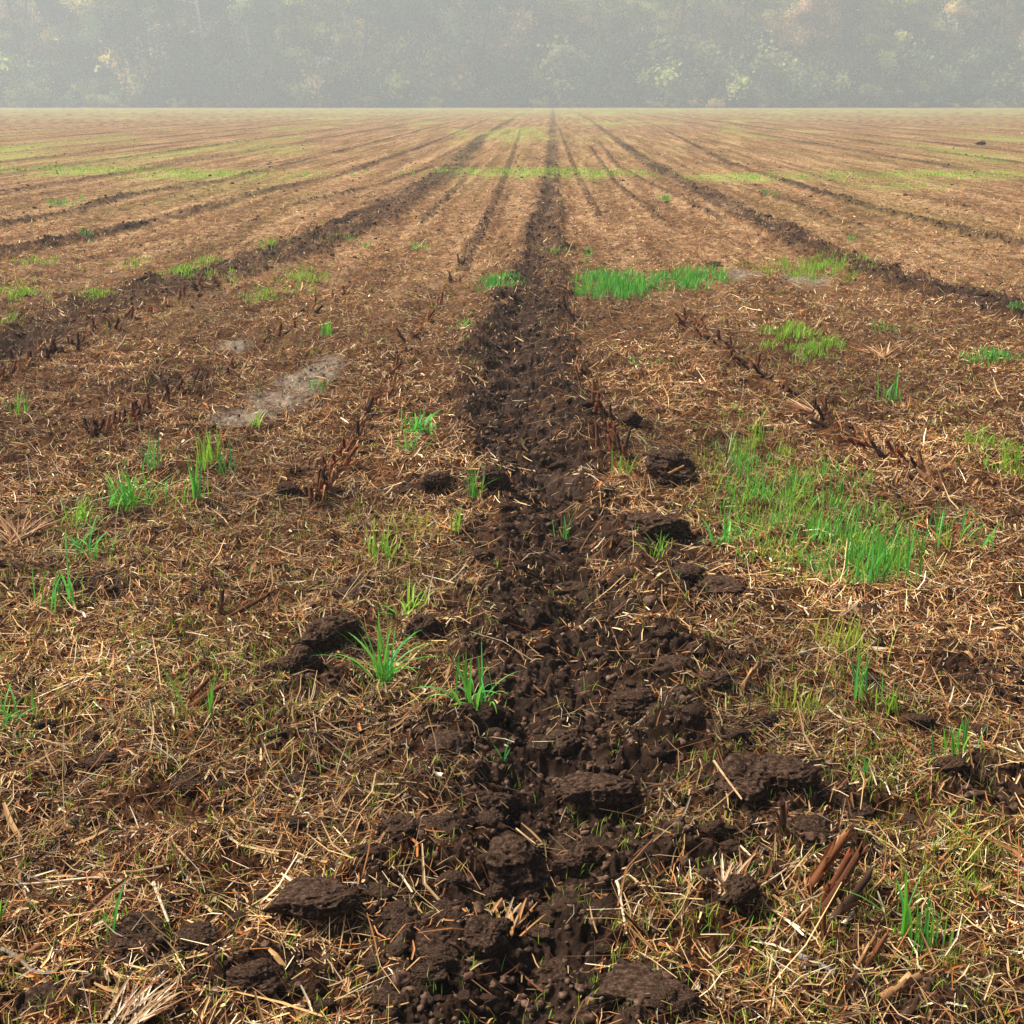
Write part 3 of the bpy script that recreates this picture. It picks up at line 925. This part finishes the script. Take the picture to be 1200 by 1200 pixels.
tuft(490, 507, 30, 46, 'wide low grass tuft at the left edge of the track', 1.0, 'g', 3.0, .03)
tuft(480, 530, 20, 18, 'small grass tuft just below the wide low one', .6, 'b', 2.2, .025)
tuft(452, 655, 38, 20, 'yellow-green tuft in straw left of the track', .4, 'y', 2.2, .03)
tuft(490, 622, 24, 26, 'pale thin grass above the yellow-green tuft', .4, 'yy', 1.6, .045)
tuft(535, 635, 26, 12, 'thin green sprig on the left half of the track', .2, 'y', 1.8, .012)
tuft(662, 628, 26, 9, 'thin green sprig in the middle of the track', .25, 'g', 1.8, .008)
tuft(766, 668, 28, 12, 'small grass sprig on the muddy ridge right of the track', .5, 'y', 2.0, .012)
tuft(733, 563, 26, 18, 'small tuft at the foot of the stubble row right of the track', .3, 'y', 1.9, .016)
tuft(985, 776, 34, 54, 'rounded yellowish-green tuft in straw below the big grass patch', .25, 'yy', 1.3, .035)
tuft(1010, 842, 52, 12, 'sparse upright grass at the right below the rounded yellowish tuft', .12, 'g', 1.8, .014)
tuft(1037, 846, 34, 16, 'short thin grass right of the sparse upright grass', .15, 'y', 1.3, .018)
tuft(932, 848, 26, 26, 'short yellow sprouts left of the sparse upright grass', .2, 'yy', 1.2, .022)
tuft(1126, 898, 32, 9, 'bluish grass tuft near the right edge', .2, 'b', 2.4, .008)
tuft(1112, 912, 30, 12, 'fine bluish grass left of the bluish tuft near the right edge', .15, 'b', 1.5, .012)
tuft(1062, 1112, 74, 7, 'tall three-bladed grass tuft at the lower right', .35, 'b', 2.6, .006)
tuft(1088, 1120, 50, 20, 'fine short grass right of the three-bladed tuft', .12, 'g', 1.3, .016)
tuft(248, 858, 44, 5, 'thin grass blades in straw beside the small stalk bundle', .15, 'b', 2.0, .006)
tuft(217, 842, 52, 3, 'two long grass blades leaning over the small stalk bundle', .3, 'g', 1.8, .004)
tuft(132, 1108, 62, 2, 'single long slanting grass blade above the dark ragged clod', .30, 'g', 2.2, .003, az=.4)
tuft(0, 1098, 48, 3, 'bluish grass blade at the left edge near the bottom', .2, 'b', 2.6, .004)
tuft(128, 1102, 26, 6, 'short grass blade beside the single long slanting one', .2, 'g', 1.6, .004)
tuft(10, 848, 34, 16, 'green grass tuft at the left edge of the straw', .6, 'g', 2.0, .016)
tuft(1045, 470, 28, 14, 'small grass tuft beyond the slanting stubble row', .4, 'g', 2.6, .03)
tuft(385, 396, 18, 14, 'small upright tuft beyond the far silt patch', .2, 'g', 3.0, .02)
tuft(1005, 930, 26, 8, 'thin sprig standing on the crumbling mound at the right', .15, 'g', 1.5, .01)
tuft(962, 1190, 22, 3, 'thin sprig at the bottom edge below the stalk bundle', .1, 'g', 1.5, .008)
tuft(590, 905, 26, 6, 'tiny pair of blades on mud above the leaning block', .3, 'g', 1.5, .01)
tuft(1120, 640, 34, 40, 'thin loose grass right of the big grass patch', .35, 'g', 1.8, .06)
tuft(1038, 676, 52, 60, 'thick bluish clump at the front of the big grass patch', .32, 'b', 2.1, .045)
tuft(1012, 690, 40, 22, 'bluish tuft at the front corner of the big grass patch', .3, 'b', 2.4, .02)
tuft(848, 648, 40, 16, 'dark green tuft at the left end of the big grass patch', .6, 'b', 2.6, .016)


def patch(name, label, ells, mixv, hpx, dens, wmm, lean=.25, tall=None):
    XX, YY, LL, WW = [], [], [], []
    for e in ells:
        cx, cy, rx, ry, d = e
        n = int(rx * ry * dens * d)
        ncl = max(3, n // 6)
        th = rng.uniform(0, 6.28, ncl); rr = 1.3 * rng.random(ncl) ** .75
        cpx = cx + rx * rr * np.cos(th); cpy = cy + ry * rr * np.sin(th)
        idx = rng.integers(0, ncl, n)
        x, y = gp(cpx[idx], cpy[idx])
        m = mper(cpy[idx])
        x = x + rng.normal(0, .010 + 1.5 * m, n); y = y + rng.normal(0, .012 + 1.5 * m, n)
        XX.append(x); YY.append(y); LL.append(hpx(cy) * m * rng.uniform(.45, 1.15, n) * (1.1 - .35 * rr[idx])); WW.append(np.maximum(wmm / 1000, .42 * m) * rng.uniform(.6, 1.2, n))
    X = np.concatenate(XX); Y = np.concatenate(YY); L = np.concatenate(LL); W = np.concatenate(WW)
    Z = height(X, Y)
    n = len(X)
    V, Q, CC = blades(X, Y, Z, L, np.abs(rng.normal(lean, .2, n)), rng.uniform(0, 6.28, n), W, bcol(n, mixv), 4)
    obj(name, mesh(name, V, Q, CC), M_GRASS, None, label, 'grass', None, 'stuff')


hp = lambda y: 5 + (y - 200) * .085
patch('grass_patch', 'large bright green grass patch right of the muddy track', [(868, 560, 34, 40, .9), (915, 600, 60, 42, 1.0), (975, 630, 60, 45, 1.1), (1010, 655, 60, 38, 1.3), (870, 625, 40, 35, .6), (955, 580, 30, 22, .7)], 'g', lambda y: 34, .10, 1.4, .30)
patch('grass_patch', 'yellow-green taller blades mixed into the large grass patch', [(868, 545, 44, 50, .9), (925, 600, 90, 50, 1.0), (1000, 650, 85, 40, 1.0)], 'y', lambda y: 30, .10, 1.3, .35)
patch('grass_patch', 'yellow-green undergrowth of the large grass patch', [(900, 590, 85, 60, .8), (990, 650, 85, 48, .8), (860, 540, 40, 25, .8)], 'yy', lambda y: 15, .20, 1.1, .4)
patch('grass_patch', 'dense green grass patch beside the far part of the track', [(712, 342, 33, 14, 1.6), (735, 346, 22, 8, 1)], 'g', lambda y: 20, 1.2, 2.5, .2)
patch('grass_patch', 'dense green grass patch right of the one beside the track', [(820, 328, 34, 9, 1.5), (770, 338, 30, 9, .6), (800, 335, 40, 10, .6)], 'g', lambda y: 17, 1.0, 2.5, .25)
patch('grass_patch', 'small bright green patch left of the far track', [(580, 338, 24, 7, 1.6)], 'g', lambda y: 14, 1.4, 2.5, .25)
patch('grass_patch', 'bright grass patch beyond the big one at the right', [(935, 400, 45, 12, .6), (960, 412, 30, 8, 1.1), (925, 392, 25, 8, .7), (945, 424, 30, 5, .7)], 'y', lambda y: 16, .8, 2.2, .3)
patch('grass_patch', 'bluish grass patch near the right edge', [(1160, 424, 26, 6, 1.4)], 'b', lambda y: 14, 1.2, 2.4, .3)
patch('grass_patch', 'loose grass patch at the right edge level with the stubble row', [(1150, 530, 22, 12, .9), (1185, 550, 26, 18, 1.0)], 'y', lambda y: 26, .4, 1.8, .35)
patch('grass_patch', 'olive tall grass along the far right wheel track', [(965, 318, 48, 12, .7), (920, 318, 40, 6, .5)], 'y', lambda y: 14, 1.2, 2.4, .2)
patch('grass_patch', 'green grass patches left of the track in the middle distance', [(215, 326, 24, 9, 1.2), (246, 312, 16, 5, 1.4), (355, 328, 26, 9, 1.1), (318, 292, 20, 6, .7), (112, 352, 16, 6, 1.4), (30, 345, 40, 10, .6), (305, 350, 28, 5, .7), (160, 312, 24, 6, .5), (15, 382, 12, 4, .8), (270, 330, 20, 5, .4), (330, 345, 30, 6, .4), (60, 310, 40, 6, .4)], 'y', lambda y: 12, 1.1, 2.4, .35)
patch('grass_patch', 'small scattered green tufts in the middle distance', [(493, 290, 10, 3, 1.4), (543, 388, 12, 5, .9), (385, 392, 6, 4, 1), (70, 241, 24, 2.5, 1), (105, 280, 10, 3, 1), (1000, 282, 7, 3, 1), (1190, 370, 8, 5, 1.2), (783, 235, 12, 3, 1), (900, 230, 12, 2, .7), (372, 455, 14, 4, .6), (400, 285, 16, 3, .6), (430, 292, 14, 3, .5), (95, 238, 12, 2, .7), (690, 300, 8, 8, .5), (655, 300, 10, 10, .4), (760, 425, 20, 5, .3), (1045, 385, 25, 5, .4)], 'g', lambda y: 9, 1.5, 2.4, .3)
patch('grass_patch', 'bright green band of grass crossing the far field at the left', [(60, 199, 120, 3.5, 1.1), (160, 202, 90, 3.5, .7), (260, 206, 90, 4, .5), (350, 206, 60, 4, .5)], 'y', lambda y: 4.5, 1.1, 3, .3)
patch('grass_patch', 'green band of grass crossing the far field in the middle', [(580, 202, 70, 4, 1.0), (665, 203, 60, 4.5, 1.2), (740, 204, 50, 4, .6), (470, 205, 60, 3.5, .4), (640, 206, 120, 5, .3)], 'y', lambda y: 4.5, 1.1, 3, .3)
patch('grass_patch', 'green band of grass crossing the far field at the right', [(1000, 206, 90, 4, .8), (1130, 204, 80, 3.5, 1.2), (890, 208, 80, 4, .5), (1080, 216, 70, 4, .5)], 'y', lambda y: 4.5, 1.1, 3, .3)


def sprouts():
    n = 62000
    py = 116 + (1240 - 116) * rng.random(n) ** .62
    px = rng.uniform(-60, 1260, n)
    X, Y = gp(px, py)
    T, c, w = tracks(X, Y)
    m = fbm(X * 2.2, Y * 1.5, 131, 3)
    boost = np.zeros(n)
    for (cx, cy, rx, ry, a) in [(150, 640, 130, 80, .5), (200, 780, 220, 90, .5), (470, 640, 90, 70, .5), (1000, 1000, 200, 120, .25), (1120, 1010, 60, 60, .5), (250, 330, 330, 80, .7), (980, 340, 200, 50, .6), (1050, 450, 200, 60, .4), (930, 840, 120, 40, .4), (880, 580, 120, 90, .3), (100, 700, 90, 90, .4)]:
        boost = np.maximum(boost, a * np.exp(-((px - cx) / rx) ** 2 - ((py - cy) / ry) ** 2))
    keep = (rng.random(n) < (.06 + .30 * sstep(.1, .8, m) + boost * .75) * (1 - .75 * T)) & (py > 180)
    X, Y, py = X[keep], Y[keep], py[keep]
    r = rng.integers(1, 5, len(X)); i = np.repeat(np.arange(len(X)), r)
    X = X[i] + rng.normal(0, .006, len(i)); Y = Y[i] + rng.normal(0, .006, len(i)); py = py[i]
    n = len(X); Z = height(X, Y)
    L = rng.uniform(.008, .028, n) * (1 + .5 * (rng.random(n) < .1)); M = mper(py)
    W = np.maximum(.0007, .30 * M) * rng.uniform(.7, 1.3, n)
    C = np.where(rng.random((n, 1)) < .7, bcol(n, 'yy'), bcol(n, 'y'))
    V, Q, CC = blades(X, Y, Z + .002, L, np.abs(rng.normal(.35, .3, n)), rng.uniform(0, 6.28, n), W, C, 4)
    obj('grass_sprouts', mesh('grass_sprouts', V, Q, CC), M_GRASS, None, 'tiny yellow-green sprouts coming up through the straw', 'grass', None, 'stuff')


sprouts()

# ------------------------------------------------------------------ the woods
def limb_tree(seed, Hh, r0, pale=False, bare=False, crown_lo=.25, spread=.22, nleaf=2600, leaf=.42):
    r = np.random.default_rng(seed)
    W = Mesher()
    bark = np.array((.62, .60, .55)) if pale else np.array((.055, .045, .038))
    ends = []
    def branch(p, d, L, rad, lev):
        k = 5; pts = [p.copy()]; dd = d.copy()
        for i in range(k):
            dd = dd + r.normal(0, .10 + .05 * lev, 3) + np.array([0, 0, .05]); dd /= np.linalg.norm(dd)
            pts.append(pts[-1] + dd * L / k)
        rr = np.linspace(rad, rad * .45, k + 1)
        V, Q = tube(pts, rr, 7 if lev < 2 else 4, 0, 0, False)
        W.add(V, Q, bark * r.uniform(.8, 1.2))
        if lev >= 2 or rad < .03:
            ends.append((pts[-1], L)); ends.append((pts[-3], L)); return
        nb = 4 if lev == 0 else 3
        if lev == 0: nb = 9
        for b in range(nb):
            t = r.uniform(crown_lo if lev == 0 else .35, 1.0)
            i = min(int(t * k), k - 1); base = pts[i] + (pts[i + 1] - pts[i]) * (t * k - i)
            a = r.uniform(0, 6.28); out = np.array([math.cos(a), math.sin(a), r.uniform(.15, .9)]); out /= np.linalg.norm(out)
            branch(base, out, Hh * spread * r.uniform(.6, 1.2) * (1.1 - .5 * t if lev == 0 else .6), rad * (1 - .5 * t) * .42, lev + 1)
        ends.append((pts[-1], L * .3))
    branch(np.array([0, 0, -.3]), np.array([r.normal(0, .03), r.normal(0, .03), 1.0]), Hh * .92, r0, 0)
    trunk = W.build('trunk'); trunk.materials.append(M_BARK)
    E = np.array([e[0] for e in ends])
    n = nleaf if not bare else nleaf // 5
    k = r.integers(0, len(E), n)
    sub = E[k] + r.normal(0, 1, (n, 3)) * np.array([1, 1, .6]) * (Hh * .030)
    ck = r.uniform(.45, 1.55, len(E))[k]
    lf = leaf * r.uniform(.5, 1.3, n)
    nr = r.normal(size=(n, 3)) + np.array([0, 0, .5]); nr /= np.linalg.norm(nr, axis=1, keepdims=True)
    s = np.cross(nr, r.normal(size=(n, 3))); s /= np.linalg.norm(s, axis=1, keepdims=True); u = np.cross(nr, s)
    s = s * lf[:, None]; u = u * lf[:, None] * .7
    V = np.stack([sub - s * .5, sub + u * .5 - nr * lf[:, None] * .1, sub + s * .5, sub - u * .5 + nr * lf[:, None] * .1], 1).reshape(-1, 3)
    Q = np.arange(n * 4).reshape(n, 4)
    hue = r.uniform(-.12, .12, (n, 1)) * np.array([[1, .5, 0]])
    ck = .55 * ck + .45 + 1.1 * vn3(sub * .33, seed) + .5 * vn3(sub * .8, seed + 3); ck = np.clip(ck, .4, 1.7)
    C = np.repeat(ck[:, None] * r.uniform(.85, 1.15, (n, 1)) * (1 + hue), 4, 0)
    crown = mesh('crown', V, Q, C, smooth=False); crown.materials.append(M_LEAF)
    return trunk, crown


TREES = [limb_tree(500 + i, h, r, False, False, lo, sp, nl) for i, (h, r, lo, sp, nl) in enumerate([
    (25, .34, .10, .20, 9000), (22, .28, .08, .22, 8500), (27, .38, .16, .18, 9500), (18, .20, .06, .24, 8000), (26, .30, .22, .17, 8000), (20, .24, .08, .26, 9000)])]
PALETREE = [limb_tree(520, 24, .30, True, True, .30, .22, 3000), limb_tree(521, 22, .24, True, True, .35, .20, 2600)]
BARE = [limb_tree(530 + i, 23, .30, False, True, .35, .20, 2600) for i in range(2)]


def shrub_mesh(seed, n=1500):
    r = np.random.default_rng(seed)
    W = Mesher()
    for i in range(9):
        a = r.uniform(0, 6.28); d = np.array([math.cos(a) * .4, math.sin(a) * .4, 1]); L = r.uniform(.5, .95)
        V, Q = tube([np.array([0, 0, -.05]) + d * L * t for t in (0, .35, .7, 1)], [.02, .016, .01, .004], 5, 0, 0, False); W.add(V, Q, (.06, .05, .04))
    st_ = W.build('stem'); st_.materials.append(M_BARK)
    k = 26
    cc = r.normal(0, 1, (k, 3)) * (.36, .36, .25) + (0, 0, .50); cc[:, 2] = cc[:, 2].clip(.08, 1)
    i = r.integers(0, k, n); P = cc[i] + r.normal(0, .11, (n, 3)); P[:, 2] = np.abs(P[:, 2])
    lf = r.uniform(.05, .11, n)[:, None]
    nr = r.normal(size=(n, 3)); nr /= np.linalg.norm(nr, axis=1, keepdims=True); s = np.cross(nr, r.normal(size=(n, 3))); s /= np.linalg.norm(s, axis=1, keepdims=True); u = np.cross(nr, s)
    V = np.stack([P - s * lf * .5, P + u * lf * .4, P + s * lf * .5, P - u * lf * .4], 1).reshape(-1, 3)
    C = np.repeat(r.uniform(.65, 1.35, k)[i][:, None] * r.uniform(.7, 1.3, (n, 3)), 4, 0)
    fo = mesh('foliage', V, np.arange(n * 4).reshape(n, 4), C, smooth=False); fo.materials.append(M_LEAF)
    return st_, fo


SHRUBS = [shrub_mesh(600 + i) for i in range(5)]
FT = {'olive': (.36, .36, .13), 'green': (.20, .29, .13), 'yellow': (.54, .47, .17), 'lime': (.46, .50, .13), 'rust': (.46, .32, .17), 'dark': (.07, .11, .075), 'ochre': (.52, .40, .16)}


def zg(x, y): return float(zat(x, y)[0])


def wx(px, Y): return (px - 648) / F * (Y * ct + H * st) / 1.0


def tree(px, Y, pr, hue, label, group=None, s=1.0, name='tree'):
    X = wx(px, Y)
    root = bpy.data.objects.new(name, None); COL.objects.link(root); root.empty_display_size = 1
    root.location = (X, Y, zg(X, Y) - .1); root.rotation_euler = (0, 0, random.uniform(0, 6.28)); root.scale = (s, s, s * random.uniform(.92, 1.08))
    tag(root, label, 'tree', group)
    obj('trunk', pr[0], M_BARK, root)
    c = obj('crown', pr[1], M_LEAF, root); q_ = random.uniform(.75, 1.35); c.color = (*[v * q_ * random.uniform(.95, 1.05) for v in FT[hue]], 1)
    return root


# trees one can tell apart
tree(243, 203, PALETREE[0], 'olive', 'bare tree with a pale forked trunk in the misty wood at the left', s=1.0)
tree(300, 206, PALETREE[1], 'lime', 'second pale-trunked tree right of the forked one in the mist', s=1.0)
tree(428, 202, BARE[0], 'olive', 'dark straight trunk rising from the wood edge left of the track line', s=1.05)
tree(212, 204, BARE[1], 'dark', 'dark bare trunk just left of the pale forked tree', s=1.0)
tree(140, 204, TREES[4], 'yellow', 'yellow-leaved tree with a thin dark trunk near the left end of the wood', s=.9)
tree(80, 205, TREES[1], 'ochre', 'ochre tree at the far left of the misty wood', s=.95)
tree(340, 206, TREES[3], 'lime', 'yellow-green tree right of the two pale trunks', s=1.0)
tree(575, 208, TREES[2], 'rust', 'orange-tinted tall tree above the far end of the track', s=1.0)
tree(948, 203, TREES[1], 'rust', 'pinkish-orange tree standing out at the right of the wood', s=.95)
tree(1035, 204, TREES[3], 'lime', 'pale yellow-green tree right of the bright gap in the mist', s=1.0)
tree(1010, 203, BARE[0], 'dark', 'dark narrow trunk left of the pale yellow-green tree at the right', s=.8)
tree(1150, 201, BARE[1], 'dark', 'first dark bare trunk near the right end of the wood', s=.9)
tree(1168, 202, BARE[0], 'dark', 'second dark bare trunk near the right end of the wood', s=.85)
tree(873, 205, BARE[1], 'olive', 'faint dark trunk left of the pinkish-orange tree', s=1.0)
tree(1115, 206, TREES[5], 'ochre', 'ochre tree just left of the two dark bare trunks', s=.9)
# the rest of the front of the wood
KL = {'olive': 'olive green tree blurred by mist in the wood beyond the field', 'green': 'grey-green tree blurred by mist in the wood beyond the field',
      'yellow': 'yellowing tree blurred by mist in the wood beyond the field', 'lime': 'yellow-green tree blurred by mist in the wood beyond the field',
      'rust': 'russet tree blurred by mist in the wood beyond the field', 'dark': 'dark green tree blurred by mist in the wood beyond the field', 'ochre': 'ochre tree blurred by mist in the wood beyond the field'}
for row, (Yr_, step) in enumerate(((205, 5.2), (211, 4.6), (218, 5.0))):
    x = -92 + row * 2
    while x < 84:
        hue = random.choices(['olive', 'green', 'yellow', 'lime', 'rust', 'dark', 'ochre'], [4, 5 if x < -8 else 3, 2, 4, 2, 6 if x < -8 else 2, 3])[0]  # darker hues weighted to the left, imitating uneven mist brightness by leaf colour
        Yt = Yr_ + random.uniform(-2.5, 2.5)
        px = 648 + x / (Yt * ct + H * st) * F
        if not (row == 0 and 960 < px < 1005):
            tree(px, Yt, random.choice(TREES if random.random() < .85 else BARE), hue, KL[hue], hue + ' trees of the misty wood', random.uniform(.8, 1.1))
        x += step * random.uniform(.75, 1.25)
# undergrowth at the edge
SL = {'olive': 'olive shrub in the undergrowth along the wood edge', 'green': 'grey-green shrub in the undergrowth along the wood edge', 'lime': 'yellow-green shrub in the undergrowth along the wood edge',
      'ochre': 'ochre shrub in the undergrowth along the wood edge', 'dark': 'dark shrub in the undergrowth along the wood edge'}
x = -92.0
while x < 84:
    for row in (0, 1):
        Ys = (198.5 if row == 0 else 201.5) + random.uniform(-1.2, 1.2)
        s = random.uniform(2.4, 4.2) if row == 0 else random.uniform(4.5, 8)
        hue = random.choices(['olive', 'green', 'lime', 'ochre', 'dark'], [4, 4, 2, 1, 5])[0]
        xx = x + random.uniform(-1, 1)
        root = bpy.data.objects.new('shrub', None); COL.objects.link(root)
        root.location = (xx, Ys, zg(xx, Ys) - .1); root.rotation_euler = (0, 0, random.uniform(0, 6.28)); root.scale = (s * 1.15, s * .9, s)
        tag(root, SL[hue], 'shrub', hue + ' shrubs of the wood edge')
        p = random.choice(SHRUBS)
        obj('stem', p[0], M_BARK, root); f_ = obj('foliage', p[1], M_LEAF, root); q_ = random.uniform(.45, 1.25); f_.color = (*[v * q_ for v in FT[hue]], 1)
    x += random.uniform(2.0, 3.2)
x = -90.0
while x < 82:
    Ys = 195.6 + random.uniform(-1.5, 1.5); s = random.uniform(.5, 1.5)
    hue = random.choice(['ochre', 'olive', 'lime', 'dark'])
    root = bpy.data.objects.new('shrub', None); COL.objects.link(root)
    root.location = (x, Ys, zg(x, Ys) - .05); root.rotation_euler = (0, 0, random.uniform(0, 6.28)); root.scale = (s * 1.7, s * 1.2, s)
    tag(root, 'low ' + {'ochre': 'ochre', 'olive': 'olive', 'lime': 'yellow-green', 'dark': 'dark'}[hue] + ' brush in front of the shrubs where the field meets the wood', 'shrub', 'low ' + hue + ' brush at the field edge')
    p = random.choice(SHRUBS)
    obj('stem', p[0], M_BARK, root); f_ = obj('foliage', p[1], M_LEAF, root); f_.color = (*FT[hue], 1)
    x += random.uniform(.8, 5.5)
for px, s, lb in ((288, 2.1, 'low pale ochre bush at the foot of the wood on the grassy bank'), (110, 1.6, 'small russet bush at the left foot of the wood')):
    root = bpy.data.objects.new('shrub', None); COL.objects.link(root); X = wx(px, 196)
    root.location = (X, 196, zg(X, 196)); root.scale = (s * 1.6, s, s); tag(root, lb, 'shrub')
    obj('stem', SHRUBS[0][0], M_BARK, root); f_ = obj('foliage', SHRUBS[0][1], M_LEAF, root); f_.color = (.24, .19, .09, 1)


def deep_woods():
    """the far rows that read as one mass"""
    V0, Q0, C0 = [], [], []
    n = 0
    for i in range(230):
        tr = TREES[i % 6] if i % 5 else BARE[i % 2]
        x = random.uniform(-115, 105); y = random.uniform(227, 262); s = random.uniform(.85, 1.15); a = random.uniform(0, 6.28)
        me = tr[1]
        v = np.empty(len(me.vertices) * 3, np.float32); me.vertices.foreach_get('co', v); v = v.reshape(-1, 3)
        sub = v.reshape(-1, 4, 3)[::2]; sub = sub.mean(1, keepdims=True) + (sub - sub.mean(1, keepdims=True)) * 1.5
        v = sub.reshape(-1, 3)
        ca, sa = math.cos(a), math.sin(a)
        v = np.stack([(v[:, 0] * ca - v[:, 1] * sa) * s + x, (v[:, 0] * sa + v[:, 1] * ca) * s + y, v[:, 2] * s + .4], 1)
        V0.append(v); Q0.append(np.arange(len(v)).reshape(-1, 4) + n); n += len(v)
        c = np.array(FT[random.choice(['olive', 'green', 'dark', 'olive', 'lime', 'ochre'])]) * random.uniform(.8, 1.2)
        C0.append(np.broadcast_to(c, v.shape))
    o = obj('woodland', mesh('woodland', np.concatenate(V0), np.concatenate(Q0), np.concatenate(C0), smooth=False), M_LEAF, None,
            'deep misty woodland behind the front trees', 'woods', None, 'stuff')
    o.color = (1, 1, 1, 1)


deep_woods()

# ------------------------------------------------------------------ haze
import bmesh
bm = bmesh.new(); bmesh.ops.create_cube(bm, size=1)
for v in bm.verts:
    v.co.x *= 820; v.co.y = v.co.y * 560 + 205; v.co.z = v.co.z * 36 + 16.5
me = bpy.data.meshes.new('haze'); bm.to_mesh(me); bm.free()
hz = bpy.data.materials.new('haze'); hz.use_nodes = True; nt = hz.node_tree; nt.nodes.clear()
out = nt.nodes.new('ShaderNodeOutputMaterial'); pv = nt.nodes.new('ShaderNodeVolumePrincipled')
pv.inputs['Color'].default_value = (.77, .86, .94, 1); pv.inputs['Density'].default_value = .0030; pv.inputs['Anisotropy'].default_value = .2
nt.links.new(pv.outputs[0], out.inputs['Volume'])
obj('haze', me, hz, label='pale morning mist over the field and woods', cat='mist', kind='stuff')

# ------------------------------------------------------------------ light
SUN_EL, SUN_AZ = math.radians(50), math.radians(-74)       # azimuth from +Y towards +X
wd = bpy.data.worlds.new('World'); SC.world = wd; wd.use_nodes = True; nt = wd.node_tree
bg = nt.nodes['Background']; sky = nt.nodes.new('ShaderNodeTexSky'); sky.sky_type = 'NISHITA'; sky.sun_disc = False
sky.sun_elevation = SUN_EL; sky.sun_rotation = SUN_AZ; sky.air_density = 1.0; sky.dust_density = 4.0; sky.ozone_density = .6
nt.links.new(sky.outputs[0], bg.inputs[0]); bg.inputs[1].default_value = .05
sl = bpy.data.lights.new('sun', 'SUN'); sl.energy = 4.4; sl.angle = math.radians(13); sl.color = (1, .93, .82)
so = bpy.data.objects.new('sun', sl); COL.objects.link(so)
d = Vector((math.sin(SUN_AZ) * math.cos(SUN_EL), math.cos(SUN_AZ) * math.cos(SUN_EL), math.sin(SUN_EL)))
so.rotation_euler = (-d).to_track_quat('-Z', 'Y').to_euler(); so.location = (0, 0, 60)

# ------------------------------------------------------------------ camera
cam = bpy.data.cameras.new('camera'); co = bpy.data.objects.new('camera', cam); COL.objects.link(co)
cam.sensor_width = 36; cam.lens = 36 * F / 1200; cam.clip_end = 2000; cam.clip_start = .05
co.location = (0, 0, H); co.rotation_euler = (math.pi / 2 - TH, 0, YAW)
SC.camera = co
SC.view_settings.view_transform = 'Standard'; SC.view_settings.look = 'None'; SC.view_settings.gamma = 1
SC.view_settings.exposure = .95
SC.cycles.volume_bounces = 2; SC.cycles.max_bounces = 6
